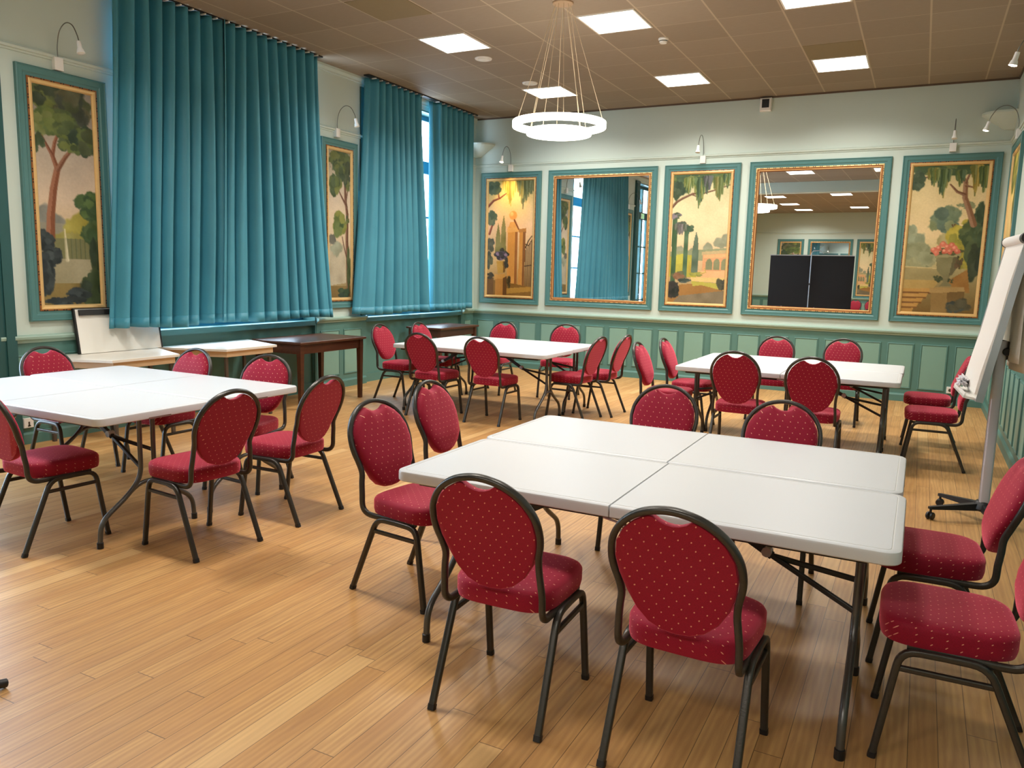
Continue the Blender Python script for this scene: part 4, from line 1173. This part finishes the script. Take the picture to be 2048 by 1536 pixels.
def make_chair(stretch=1.0):
    e = empty('banquet_chair')
    zs = lambda z: z if z <= 0.55 else 0.55 + (z - 0.55) * stretch
    ws = 1.0 if stretch == 1.0 else 1.03
    # seat
    ol = superell(0.198, 0.216, -0.168, 0.25, p=4.2)
    cx, cy = 0.0, 0.05
    rg = []
    for z, ins in ((0.412, 0.012), (0.416, 0.004), (0.436, 0.0), (0.478, 0.0), (0.490, 0.006), (0.498, 0.018), (0.503, 0.045), (0.507, 0.09), (0.509, 0.14)):
        k = 1 - ins / 0.2
        rg.append([(cx + (x - cx) * k, cy + (y - cy) * k, z) for x, y in ol])
    m = MB(); m.rings(rg, center=(0, 0.05, 0.5095))
    suv = lambda c: (c.x + c.z * 0.8, c.y + c.z * 0.9)
    m.build('seat', M['fabric'], e, smooth=50, uvf=suv)
    # upholstered oval back
    yb = lambda z: -0.203 - max(0, z - 0.60) * 0.36
    half = [(0.0, 0.503), (0.045, 0.507), (0.09, 0.525), (0.131, 0.562), (0.163, 0.615), (0.184, 0.68), (0.1915, 0.74), (0.1835, 0.797), (0.157, 0.845), (0.124, 0.877), (0.092, 0.897), (0.070, 0.906), (0.060, 0.905), (0.044, 0.894), (0.022, 0.885), (0.0, 0.882)]
    pts = [(x * ws, zs(z)) for x, z in half] + [(-x * ws, zs(z)) for x, z in half[-2:0:-1]]
    cz = zs(0.70)
    rg = []
    for off, k in ((-0.0075, 0.90), (-0.007, 0.985), (-0.003, 1.0), (0.012, 1.0), (0.026, 0.985), (0.034, 0.95), (0.040, 0.88), (0.044, 0.7), (0.046, 0.4)):
        rg.append([(x * k, yb(cz + (z - cz) * k) + off, cz + (z - cz) * k) for x, z in pts])
    m = MB(); m.rings(rg, center=(0, yb(cz) + 0.047, cz))
    m.build('backrest', M['fabric'], e, smooth=50, uvf=lambda c: (c.x + 0.02 + c.y * 0.8, c.z + c.y * 0.5))
    # back frame: seat rail, upright, oval hoop
    R = [(0.192, 0.16, 0.412), (0.192, 0.0, 0.406), (0.192, -0.10, 0.402), (0.1935, -0.158, 0.408), (0.195, -0.188, 0.438), (0.194, -0.193, 0.50), (0.189, -0.200, 0.555), (0.184, -0.205, 0.605), (0.190, yb(0.655), 0.655), (0.201, yb(0.70), 0.70), (0.2045, yb(0.745), 0.745), (0.196, yb(0.80), 0.80), (0.170, yb(0.85), 0.85), (0.135, yb(0.886), 0.886), (0.092, yb(0.912), 0.912), (0.046, yb(0.926), 0.926)]
    R = [(x * (ws if z > 0.6 else 1), y if z <= 0.6 else yb(zs(z)), zs(z)) for x, y, z in R]
    top = [(0.0, yb(zs(0.931)), zs(0.931))]
    path = crom(R + top + [(-x, y, z) for x, y, z in R[::-1]], 4)
    m = MB(); m.sweep(path, FSEC, ref=(0, 0, 1)); m.build('back_frame', M['frame'], e, smooth=50)
    for s in (1, -1):
        f = bend([(s * 0.214, 0.235, 0.012), (s * 0.208, 0.178, 0.398), (s * 0.206, 0.04, 0.400)], 0.055, 5)
        m = MB(); m.sweep(f, LSEC, ref=(1, 0, 0))
        lg = m.build('leg', M['frame'], e, smooth=50)
        m = MB(); m.sweep([(s * 0.2142, 0.2365, 0.0), (s * 0.2138, 0.233, 0.02)], rsq(0.029, 0.027, 0.006), ref=(1, 0, 0)); m.build('foot_cap', M['black'], lg)
        r = bend([(s * 0.214, -0.24, 0.012), (s * 0.208, -0.077, 0.399), (s * 0.206, 0.05, 0.400)], 0.055, 5)
        m = MB(); m.sweep(r, LSEC, ref=(1, 0, 0))
        lg = m.build('leg', M['frame'], e, smooth=50)
        m = MB(); m.sweep([(s * 0.2142, -0.2435, 0.0), (s * 0.2138, -0.2365, 0.02)], rsq(0.029, 0.027, 0.006), ref=(1, 0, 0)); m.build('foot_cap', M['black'], lg)
        m = MB(); m.sweep([(s * 0.209, 0.188, 0.335), (s * 0.209, -0.107, 0.335)], rsq(0.02, 0.018, 0.005), ref=(0, 0, 1)); m.build('stretcher', M['frame'], e)
    m = MB(); m.sweep([(0.19, 0.10, 0.406), (-0.19, 0.10, 0.406)], rsq(0.02, 0.02, 0.004)); m.build('seat_bearer', M['frame'], e)
    return e


CH = [
 ('near', -1.270, 2.516, 92.0, 'red dotted chair, back turned to us, at the nearest table, left of the pair'),
 ('near', -0.584, 2.497, 88.5, 'red dotted chair, back turned to us, at the nearest table, right of the pair'),
 ('near', -2.165, 3.174, -7.3, 'red dotted chair at the nearest table\'s left end, front one, seat in view'),
 ('near', -2.328, 3.977, 0.0, 'red dotted chair at the nearest table\'s left end, rear one, seat hidden by the top'),
 ('near', 0.160, 3.730, 183.0, 'red dotted chair at the nearest table\'s right end, before the flip chart base'),
 ('near', 0.214, 2.994, 181.5, 'red dotted chair in the bottom right corner, seat showing, back cut off'),
 ('near', -1.350, 4.403, -90.0, 'red chair facing us across the nearest table, left of the two'),
 ('near', -0.623, 4.205, -90.0, 'red chair facing us across the nearest table, right of the two'),
 ('left', -3.600, 3.070, 174.6, 'red chair, back turned, at the leftmost table\'s right side, nearer one'),
 ('left', -3.577, 3.775, 181.7, 'red chair, back turned, at the leftmost table\'s right side, farther one'),
 ('left', -5.152, 4.080, -90.0, 'red chair behind the leftmost table, in front of the white trapezoid tables'),
 ('left', -4.323, 4.124, -76.0, 'red chair behind the leftmost table\'s far corner, before the dark wooden desk'),
 ('left', -5.801, 3.731, 0.0, 'red chair behind the leftmost table, below the umbrella pine painting'),
 ('left', -4.420, 2.665, 86.1, 'red chair cut by the picture\'s left edge, seat tucked under the leftmost table'),
 ('middle', -5.596, 7.802, 0.0, 'red chair at the left end of the middle far table, beside the dark desk'),
 ('middle', -5.463, 8.451, 0.0, 'red chair at the middle far table\'s left end, half hidden before the corner desk'),
 ('middle', -4.764, 7.301, 88.1, 'dark red chair, back turned, at the middle far table, left of the pair'),
 ('middle', -4.024, 7.329, 88.6, 'dark red chair, back turned, at the middle far table, right of the pair'),
 ('middle', -5.025, 9.152, -90.0, 'red chair facing us behind the middle far table, left of the two'),
 ('middle', -4.151, 9.346, -82.0, 'red chair facing us behind the middle far table, right of the two'),
 ('middle', -3.377, 8.045, 175.5, 'red chair seen sideways at the middle far table\'s right end, nearer one'),
 ('middle', -3.242, 8.495, 179.0, 'red chair seen sideways at the middle far table\'s right end, farther one'),
 ('right', -2.205, 7.616, 0.0, 'red chair at the right far table\'s left end, nearer one, half hidden'),
 ('right', -2.147, 8.323, 0.0, 'red chair at the right far table\'s left end, farther one, seat in view'),
 ('rtall', -1.385, 7.180, 90.0, 'tall-backed red chair, back turned, at the right far table, left of the pair'),
 ('rtall', -0.745, 7.110, 90.0, 'tall-backed red chair, back turned, at the right far table, right of the pair'),
 ('right', -1.464, 9.320, -90.0, 'red chair with pale frame facing us behind the right far table, left one'),
 ('right', -0.751, 9.520, -90.0, 'red chair facing us behind the right far table, right of the two'),
 ('right', 0.204, 7.790, 181.3, 'red chair at the right far table\'s right end, nearer one, beside the flip chart'),
 ('right', 0.178, 8.780, 180.0, 'red chair at the right far table\'s right end, farther one, before the panelling'),
]
GRP = {'near': 'chairs around the nearest table group', 'left': 'chairs around the leftmost table group', 'middle': 'chairs around the middle far table group', 'right': 'chairs around the right far table group', 'rtall': 'chairs around the right far table group', 'rear': 'chairs in a row by the rear wall'}
proto = make_chair(); tall = make_chair(1.12)
used = set()
for k in range(4):
    CH.append(('rear', -2.45 + k * 0.52, -6.6, 90.0, 'red chair in the reflected row by the rear wall, %s' % ('leftmost of the four', 'second from the left', 'third from the left', 'rightmost of the four')[k]))
for g, x, y, a, lb in CH:
    src = tall if g == 'rtall' else proto
    if src.name in used:
        o = copy_tree(src)
    else:
        o = src; used.add(src.name)
    o.location = (x, y, 0); o.rotation_euler = (0, 0, math.radians(a - 90))
    tag(o, lb, 'chair', GRP[g])


# ------------------------------------------------------------------ folding tables
TZ = 0.768


def roundrect(x0, x1, y0, y1, rad, n=6):
    out = []
    for cx, cy, a0, r in ((x1 - rad[0], y1 - rad[0], 0, rad[0]), (x0 + rad[1], y1 - rad[1], 90, rad[1]), (x0 + rad[2], y0 + rad[2], 180, rad[2]), (x1 - rad[3], y0 + rad[3], 270, rad[3])):
        for i in range(n + 1):
            a = math.radians(a0 + 90 * i / n)
            out.append((cx + r * math.cos(a), cy + r * math.sin(a)))
    return out


def make_table(L=1.94, W=0.782):
    e = empty('folding_table')
    for s in (1, -1):
        big, sm = 0.055, 0.004
        x0, x1 = (0.0015, L / 2) if s > 0 else (-L / 2, -0.0015)
        rad = (big, sm, sm, big) if s > 0 else (sm, big, big, sm)
        def outl(ins, z):
            xa, xb = (x0 + min(ins, 0.002), x1 - ins) if s > 0 else (x0 + ins, x1 - min(ins, 0.002))
            rr = [max(r - ins, 0.002) for r in rad]
            return [(x, y, z) for x, y in roundrect(xa, xb, -W / 2 + ins, W / 2 - ins, rr)]
        m = MB()
        m.rings([outl(0.004, TZ - 0.045), outl(0, TZ - 0.041), outl(0, TZ - 0.010), outl(0.003, TZ - 0.003), outl(0.009, TZ), outl(0.028, TZ)], cap1=False)
        o = len(m.f)
        m.rings([outl(0.028, TZ), outl(0.0295, TZ - 0.0018), outl(0.0315, TZ - 0.0018), outl(0.033, TZ)], mi=1, cap0=False, cap1=False)
        m.rings([outl(0.033, TZ), outl(0.05, TZ)], cap0=False)
        m.build('tabletop', [M['tabletop'], M['grout']], e, smooth=35)
        xe = s * (L / 2 - 0.13)
        r = 0.0145
        for q in (1, -1):
            p = bend([(xe, q * 0.045, TZ - 0.045), (xe, q * 0.045, 0.36), (xe, q * 0.13, 0.27), (xe, q * 0.315, 0.15), (xe, q * 0.325, 0.02)], 0.07, 5)
            m = MB(); m.tube(p, r, seg=10); lg = m.build('leg', M['tleg'], e, smooth=60)
            m = MB(); m.lathe([(0, 0), (0.018, 0), (0.018, 0.035), (0.0145, 0.037)], 12, origin=(xe, q * 0.325, 0)); m.build('foot_cap', M['black'], lg, smooth=40)
        p = bend([(xe, 0.17, 0.245), (xe, 0.06, 0.325), (xe, -0.06, 0.325), (xe, -0.17, 0.245)], 0.08, 5)
        m = MB(); m.tube(p, 0.013, seg=8); m.build('leg_arch', M['tleg'], e, smooth=60)
        m = MB(); m.tube([(xe, -0.30, TZ - 0.058), (xe, 0.30, TZ - 0.058)], 0.013, seg=8); m.build('leg_pivot_bar', M['black'], e, smooth=60)
        m = MB()
        m.sweep([(s * 0.24, 0, TZ - 0.05), (s * 0.53, 0, 0.555)], rsq(0.022, 0.03, 0.004), ref=(0, 1, 0))
        m.sweep([(s * 0.53, 0, 0.555), (xe - s * 0.01, 0.045, 0.505)], rsq(0.018, 0.02, 0.004), ref=(0, 1, 0))
        m.sweep([(s * 0.53, 0, 0.555), (xe - s * 0.01, -0.045, 0.42)], rsq(0.018, 0.02, 0.004), ref=(0, 1, 0))
        m.build('brace', M['black'], e)
        m = MB(); m.tube([(s * 0.51, -0.02, 0.57), (s * 0.51, 0.02, 0.57)], 0.02, seg=8); m.build('brace_lock', M['silver'], e)
        for q in (1, -1):
            m = MB(); m.tube([(s * 0.01, q * 0.335, TZ - 0.056), (s * (L / 2 - 0.10), q * 0.335, TZ - 0.056)], 0.011, seg=8); m.build('side_rail', M['black'], e, smooth=60)
        m = MB(); m.box((s * L / 2 - 0.006, -0.075, TZ - 0.0465), (s * L / 2 + 0.0015, 0.075, TZ - 0.036)); m.build('end_recess', M['recess'], e)
    m = MB()
    m.box((-0.03, -W / 2 + 0.03, TZ - 0.056), (0.03, -W / 2 + 0.06, TZ - 0.046))
    m.tube(bend([(-0.03, -W / 2 + 0.03, TZ - 0.056), (0.045, -W / 2 + 0.012, TZ - 0.062), (0.072, -W / 2 + 0.012, TZ - 0.085), (0.058, -W / 2 + 0.012, TZ - 0.112), (0.044, -W / 2 + 0.012, TZ - 0.085)], 0.012, 3), 0.005, seg=6)
    m.build('latch', M['silver'], e)
    return e


tab0 = make_table()
TABS = [(-0.952, 3.028, 'front white folding table of the nearest pair, edge towards us'), (-0.965, 3.815, 'rear white folding table of the nearest pair, corner with rounded gap behind it'),
        (-4.845, 3.030, 'front white folding table of the leftmost pair, brightly lit'), (-4.860, 3.818, 'rear white folding table of the leftmost pair, before the trapezoid tables'),
        (-4.36, 7.655, 'front white folding table of the middle far pair'), (-4.38, 8.445, 'rear white folding table of the middle far pair, nearest the panelling'),
        (-1.060, 7.655, 'front white folding table of the right far pair'), (-1.055, 8.445, 'rear white folding table of the right far pair, nearest the back wall')]
for i, (x, y, lb) in enumerate(TABS):
    o = tab0 if i == 0 else copy_tree(tab0)
    o.location = (x, y, 0)
    tag(o, lb, 'table', 'white folding tables pushed together in pairs')


# ------------------------------------------------------------------ tables by the left wall
def trapezoid(y0, y1, label):
    # long side against the wall; local x = along wall (+y world), -y = into the room
    e = empty('trapezoid_table', (XL + 0.03, (y0 + y1) / 2, 0), PI / 2, label, 'table', 'white trapezoid tables by the window')
    w, dd, sw, z = (y1 - y0) / 2, 0.70, 0.35, 0.765
    ol = [(-w, 0), (-sw, -dd), (sw, -dd), (w, 0)]
    def o_(ins, zz):
        return [(-w + ins * 2, -ins, zz), (-sw + ins, -dd + ins, zz), (sw - ins, -dd + ins, zz), (w - ins * 2, -ins, zz)]
    m = MB(); m.rings([o_(0, z - 0.024), o_(0, z - 0.003), o_(0.004, z)], mi=0)
    m.build('tabletop', M['cream'], e)
    m = MB(); a, b = o_(0.03, z - 0.024), o_(0.03, z - 0.085); a2, b2 = o_(0.05, z - 0.024), o_(0.05, z - 0.085)
    m.rings([a, b], cap0=False, cap1=False); m.rings([a2, b2], cap0=False, cap1=False); m.rings([b, b2], cap0=False, cap1=False)
    m.build('apron', M['woodedge'], e)
    for x, y in ((-w + 0.13, -0.07), (w - 0.13, -0.07), (-sw + 0.05, -dd + 0.065), (sw - 0.05, -dd + 0.065)):
        m = MB(); m.sweep([(x, y, 0.0), (x, y, z - 0.024)], rsq(0.034, 0.034, 0.008)); m.build('leg', M['legbrown'], e)
    return e


trapezoid(4.09, 5.365, 'white trapezoid table against the wall with the whiteboard on it')
trapezoid(5.385, 6.60, 'empty white trapezoid table under the wide curtain, beside the dark desk')


def desk(x0, x1, y0, y1, z, label):
    e = empty('wooden_desk', ((x0 + x1) / 2, (y0 + y1) / 2, 0), 0, label, 'desk', 'old dark wooden desks')
    w, d = (x1 - x0) / 2, (y1 - y0) / 2
    m = MB()
    rg = lambda ins, zz: [(x, y, zz) for x, y in roundrect(-w + ins, w - ins, -d + ins, d - ins, [0.008] * 4, 2)]
    m.rings([rg(0.006, z - 0.03), rg(0.0, z - 0.022), rg(0.0, z - 0.006), rg(0.006, z)]); m.build('desk_top', M['wood'], e)
    m = MB(); i = 0.045
    for a, b in (((-w + i, -d + i, z - 0.14), (w - i, -d + i + 0.02, z - 0.03)), ((-w + i, d - i - 0.02, z - 0.14), (w - i, d - i, z - 0.03)), ((-w + i, -d + i, z - 0.14), (-w + i + 0.02, d - i, z - 0.03)), ((w - i - 0.02, -d + i, z - 0.14), (w - i, d - i, z - 0.03))):
        m.box(a, b)
    m.build('apron', M['wood'], e)
    for sx in (1, -1):
        for sy in (1, -1):
            m = MB(); m.rings([[(sx * (w - 0.06) + a * k, sy * (d - 0.06) + b * k, zz) for a, b in ((-1, -1), (1, -1), (1, 1), (-1, 1))] for zz, k in ((0, 0.021), (0.55, 0.028), (z - 0.14, 0.030), (z - 0.03, 0.030))]); m.build('leg', M['wood'], e)
    return e


desk(-6.86, -6.11, 6.63, 7.81, 0.77, 'dark wooden desk with a worn top between the wide curtain and the far one')
desk(-6.85, -6.22, 9.70, 10.82, 0.765, 'dark wooden desk in the far corner behind the middle far table')

# whiteboard leaning on the wall on the first trapezoid table
e = empty('whiteboard', (XL + 0.108, 4.925, 0.766), PI / 2, 'small whiteboard with black clamp standing on the trapezoid table', 'whiteboard')
pv = math.radians(9)
def lean(x, t, z):   # t = thickness outwards
    return (x, -t * math.cos(pv) + z * math.sin(pv), z * math.cos(pv) + t * math.sin(pv))
def leanbox(m, a, b):
    q = MB(); q.box(a, b); m.add([lean(x, -y, z) for x, y, z in q.v], q.f)
m = MB(); leanbox(m, (-0.43, -0.02, 0.0), (0.43, 0.0, 0.41)); m.build('board_panel', M['board'], e)
m = MB(); leanbox(m, (-0.445, -0.024, 0.0), (-0.43, 0.004, 0.42)); leanbox(m, (0.43, -0.024, 0.0), (0.445, 0.004, 0.42)); leanbox(m, (-0.445, -0.018, 0.41), (0.445, 0.004, 0.42)); m.build('edge_frame', M['black'], e)
m = MB(); leanbox(m, (-0.40, -0.045, 0.352), (0.40, -0.0205, 0.405)); m.build('clamp_bar', M['black'], e)


# ------------------------------------------------------------------ flip charts
def flipchart():
    e = empty('flip_chart')
    # five-star base
    m = MB(); m.lathe([(0, 0.075), (0.06, 0.075), (0.07, 0.09), (0.06, 0.125), (0.045, 0.14), (0, 0.14)], 20); m.build('hub', M['black'], e, smooth=40)
    for k in range(5):
        a = math.radians(FA + 72 * k)
        c, s = math.cos(a), math.sin(a)
        m = MB(); m.rings([[(c * r - s * w, s * r + c * w, z) for w, z in ((-hw, z0), (hw, z0), (hw * 0.8, z1), (-hw * 0.8, z1))] for r, hw, z0, z1 in ((0.04, 0.028, 0.075, 0.125), (0.2, 0.022, 0.075, 0.108), (0.355, 0.016, 0.072, 0.092), (0.37, 0.012, 0.074, 0.09))])
        lg = m.build('base_arm', M['black'], e)
        m = MB()
        for q in (-1, 1):
            vs = MB(); vs.lathe([(0, -0.009), (0.022, -0.009), (0.026, -0.005), (0.026, 0.005), (0.022, 0.009), (0, 0.009)], 16)
            for v in vs.v:
                pass
            th = a + 0.6
            ct, st = math.cos(th), math.sin(th)
            m.add([(c * 0.355 + (x * ct) - ((z + q * 0.014) * st), s * 0.355 + x * st + (z + q * 0.014) * ct, 0.0262 + y) for x, y, z in vs.v], vs.f)
        m.tube([(c * 0.355, s * 0.355, 0.03), (c * 0.355, s * 0.355, 0.078)], 0.008, seg=8)
        m.build('caster', M['black'], lg, smooth=40)
    m = MB(); m.sweep([(0, 0, 0.135), (0, 0, 1.24)], rsq(0.062, 0.088, 0.012, 3), ref=(1, 0, 0)); m.build('column', M['alu'], e, smooth=35)
    m = MB()
    for q in (-0.026, 0.026):
        m.box((-0.032, q - 0.003, 0.14), (-0.0305, q + 0.003, 1.24))
    m.build('column_grooves', M['tleg'], e)
    # board frame: local b = along the board width, board leans back
    t = math.radians(9.5)
    P0 = Vector((-0.145, 0.02, 0.87)); bw = 0.68; bh = 1.03
    U = Vector((math.sin(math.radians(4)), -math.cos(math.radians(4)), 0))  # towards the near edge
    Nn = Vector((-U.y, U.x, 0)) * -1                                        # face direction (-x side)
    if Nn.x > 0:
        Nn = -Nn
    V = (Vector((0, 0, 1)) * math.cos(t) - Nn * math.sin(t)).normalized()
    F = (Nn * math.cos(t) + Vector((0, 0, 1)) * math.sin(t)).normalized()
    def B(u, v, f):
        return P0 + U * (u - bw / 2) + V * v + F * f
    def bbox(m, a, b, mi=0):
        q = MB(); q.box(a, b); m.add([B(x, y, z) for x, y, z in q.v], q.f, mi)
    m = MB(); bbox(m, (0, 0, -0.008), (bw, bh, 0.008)); m.build('board_panel', M['board'], e)
    m = MB(); bbox(m, (-0.012, -0.012, -0.012), (0, bh, 0.012)); bbox(m, (bw, -0.012, -0.030), (bw + 0.012, bh, 0.014)); bbox(m, (0, -0.012, -0.012), (bw, 0, 0.012)); m.build('board_frame', M['silver'], e)
    m = MB()
    rows = []
    for k in range(9):
        v = 0.03 + (bh - 0.05) * k / 8
        rows.append([(u, v, 0.012 + 0.012 * (1 - k / 8) + 0.004 * math.sin(k * 1.3)) for u in (0.06, bw * 0.5, bw - 0.03)])
    top = [B(*q) for r in rows for q in r]; bot = [B(q[0], q[1], 0.0085) for r in rows for q in r]
    fs = []
    for k in range(8):
        for j in range(2):
            a = k * 3 + j
            fs += [(a, a + 1, a + 4, a + 3), (27 + a, 27 + a + 3, 27 + a + 4, 27 + a + 1)]
    for k in range(8):
        fs += [(k * 3, (k + 1) * 3, 27 + (k + 1) * 3, 27 + k * 3), (k * 3 + 2, 27 + k * 3 + 2, 27 + (k + 1) * 3 + 2, (k + 1) * 3 + 2)]
    fs += [(0, 27, 28, 1), (1, 28, 29, 2), (24, 25, 52, 51), (25, 26, 53, 52)]
    m.add(top + bot, fs); m.build('paper_pad', M['paper'], e, smooth=60)
    m = MB(); m.sweep([B(0.0, bh + 0.012, 0.005), B(bw - 0.045, bh + 0.012, 0.005)], circ(0.034, 14)); m.build('paper_roll', M['paper'], e, smooth=50)
    m = MB(); m.sweep([B(bw - 0.045, bh + 0.012, 0.005), B(bw + 0.03, bh + 0.012, 0.005)], circ(0.036, 14)); m.build('clamp_end', M['black'], e, smooth=50)
    m = MB(); m.sweep([B(-0.03, bh + 0.012, 0.005), B(0.0, bh + 0.012, 0.005)], circ(0.036, 14)); m.build('clamp_end', M['black'], e, smooth=50)
    for k, (du, ln, bulge) in enumerate(((0.0, 0.80, 0.0), (-0.02, 0.86, 0.03), (0.03, 0.74, 0.06))):
        m = MB(); vs = []
        NB = 12
        for j in range(NB + 1):
            v = j / NB
            for i in range(5):
                u = 0.03 + du + (bw - 0.06) * i / 4
                b0 = B(u, bh + 0.03, -0.02)
                out = Vector((1, 0, 0)) * (bulge * (1 - (1 - v) ** 2.5)) + Vector((0.02 * math.sin(i * 1.7 + k) * v, 0, 0))
                vs.append(b0 + out + Vector((0, 0, -ln * v + 0.03 * math.sin(min(1, v * 4) * PI))))
        m.add(vs, [(j * 5 + i, j * 5 + i + 1, j * 5 + i + 6, j * 5 + i + 5) for j in range(NB) for i in range(4)])
        o = m.build('flipped_page', M['paper'], e, smooth=60, fixn=False)
        sm = o.modifiers.new('paper_thickness', 'SOLIDIFY'); sm.thickness = 0.0015
    m = MB(); bbox(m, (0.06, -0.012, 0.008), (bw - 0.06, 0.004, 0.075)); bbox(m, (0.06, -0.012, 0.068), (bw - 0.06, 0.022, 0.075)); m.build('pen_tray', M['white'], e)
    # black bracket between column and board
    m = MB()
    pr = []
    for y in (-0.03, 0.03):
        a = B(bw / 2, 0.12, -0.012); b = B(bw / 2, 0.40, -0.012)
        pr += [Vector((a.x, y, a.z)), Vector((b.x, y, b.z)), Vector((0.045, y, 1.235)), Vector((0.05, y, 1.13))]
    m.add(pr, [(0, 1, 2, 3), (4, 7, 6, 5), (0, 4, 5, 1), (1, 5, 6, 2), (2, 6, 7, 3), (3, 7, 4, 0)]); m.build('tilt_bracket', M['black'], e)
    m = MB(); m.lathe([(0, -0.02), (0.022, -0.02), (0.026, -0.012), (0.026, 0.012), (0.022, 0.02), (0, 0.02)], 16, origin=(0.03, -0.052, 1.17), axis='y'); m.build('knob', M['black'], e, smooth=40)
    return e, B, bw


FA = 207.0
fc, BF, BWD = flipchart()
fc.location = (0.50, 6.10, 0)
tag(fc, 'rolling flip chart by the right wall with pages thrown over its back', 'flip chart')
# crumpled film on the tray of the first flip chart
m = MB()
rng = random.Random(4)
base = fc.location
ico = bmesh.new(); bmesh.ops.create_icosphere(ico, subdivisions=3, radius=1.0)
cpt = BF(BWD * 0.40, 0.035, 0.055)
vv = []
for v in ico.verts:
    k = 0.6 + 0.4 * rng.random() + 0.25 * math.sin(v.co.x * 7 + v.co.z * 9)
    vv.append((base[0] + cpt.x + v.co.x * 0.042 * k, base[1] + cpt.y + v.co.y * 0.13 * k, base[2] + cpt.z + 0.034 + v.co.z * 0.045 * k))
m.add(vv, [[q.index for q in f.verts] for f in ico.faces]); ico.free()
tag(m.build('crumpled_film', M['plastic']), 'crumpled clear film lying on the flip chart tray', 'plastic film')

# ------------------------------------------------------------------ sockets
for wall, u, z, lb in (('back', 0.443, 0.203, 'white wall socket on the back wall baseboard near the right corner'), ('left', 4.035, 0.19, 'white wall socket low on the left wall under the umbrella pine painting')):
    loc, r = hang(wall, u, z)
    e = empty('wall_socket', loc, r, lb, 'socket', 'wall sockets')
    m = MB(); m.rings([[(x * k, y, zz * k) for x, zz in ((-0.043, -0.043), (0.043, -0.043), (0.043, 0.043), (-0.043, 0.043))] for y, k in ((-0.004, 1), (-0.034, 1), (-0.042, 0.93))]); m.build('plate', M['white'], e)
    m = MB()
    if wall == 'left':
        m.box((-0.006, -0.0445, -0.03), (0.008, -0.0422, 0.012)); m.box((-0.012, -0.0445, -0.03), (0.014, -0.0422, -0.02))
    else:
        m.lathe([(0.0, -0.0425), (0.022, -0.0425), (0.022, -0.044), (0, -0.044)], 20, axis='y')
    m.build('socket_hole', M['legbrown'], e)

# ------------------------------------------------------------------ projection screen behind the camera (seen in the mirror)
e = empty('projection_screen', (-2.958, 0.80, 0), 0, 'black-backed tripod projection screen, seen in the mirror', 'screen')
m = MB(); m.box((-1.08, -0.004, 0.72), (1.08, 0.004, 2.25)); m.build('screen_cloth', M['blackm'], e)
m = MB(); m.box((-1.09, -0.012, 2.25), (1.09, 0.012, 2.275)); m.build('top_bar', M['silver'], e)
m = MB(); m.tube([(-1.09, 0, 0.68), (1.09, 0, 0.68)], 0.042, seg=16); m.build('roller_case', M['black'], e, smooth=50)
m = MB(); m.tube([(0, 0.06, 0.30), (0, 0.06, 2.33)], 0.015, seg=10); m.tube([(0, 0.06, 2.33), (0.04, 0.05, 2.38), (0.22, 0.05, 2.39), (0.3, 0.02, 2.31)], 0.009, seg=8); m.build('pole', M['silver'], e, smooth=50)
m = MB(); m.box((-0.025, 0.035, 1.46), (0.025, 0.09, 1.51)); m.build('pole_knob', M['black'], e)
for k in range(3):
    a = PI / 2 + 2 * PI * k / 3
    c, q = math.cos(a), math.sin(a)
    m = MB(); m.tube([(0, 0.06, 0.42), (0.70 * c, 0.06 + 0.70 * q, 0.02)], 0.011, seg=8); lg = m.build('leg', M['black'], e, smooth=50)
    m = MB(); m.tube([(0.67 * c, 0.06 + 0.67 * q, 0.03), (0.728 * c, 0.06 + 0.728 * q, 0.017)], 0.017, seg=10); m.build('foot_cap', M['black'], lg, smooth=50)

# ------------------------------------------------------------------ sky
w = bpy.data.worlds.new('overcast_sky'); bpy.context.scene.world = w; w.use_nodes = True
nt = w.node_tree; bg = nt.nodes['Background']
bg.inputs['Color'].default_value = (0.66, 0.82, 1.0, 1); bg.inputs['Strength'].default_value = 11.0

# ------------------------------------------------------------------ camera
F_PX, YAW, PITCH, ROLL, CZ = 1560.617, 0.477934, -0.142306, 0.024786, 1.61027
cy, sy = math.cos(YAW), math.sin(YAW)
fw = Vector((-sy * math.cos(PITCH), cy * math.cos(PITCH), math.sin(PITCH)))
r0 = Vector((cy, sy, 0)); u0 = r0.cross(fw)
rt = r0 * math.cos(ROLL) + u0 * math.sin(ROLL); up = -r0 * math.sin(ROLL) + u0 * math.cos(ROLL)
cam = bpy.data.cameras.new('camera'); co = bpy.data.objects.new('camera', cam); C.objects.link(co)
mt = Matrix((rt, up, -fw)).transposed().to_4x4(); mt.translation = Vector((0, 0, CZ))
co.matrix_world = mt
cam.sensor_width = 36.0; cam.sensor_fit = 'HORIZONTAL'; cam.lens = F_PX / 2048 * 36.0
cam.clip_start = 0.05; cam.clip_end = 200
sc = bpy.context.scene
sc.camera = co
sc.view_settings.view_transform = 'Standard'; sc.view_settings.look = 'None'; sc.view_settings.exposure = 0.26; sc.view_settings.gamma = 1.0
sc.view_settings.use_curve_mapping = False
try:
    sc.cycles.use_denoising = True
    sc.cycles.max_bounces = 10; sc.cycles.diffuse_bounces = 5; sc.cycles.glossy_bounces = 6; sc.cycles.transparent_max_bounces = 12
    sc.cycles.sample_clamp_indirect = 8.0
    sc.cycles.caustics_reflective = False; sc.cycles.caustics_refractive = False
except Exception:
    pass
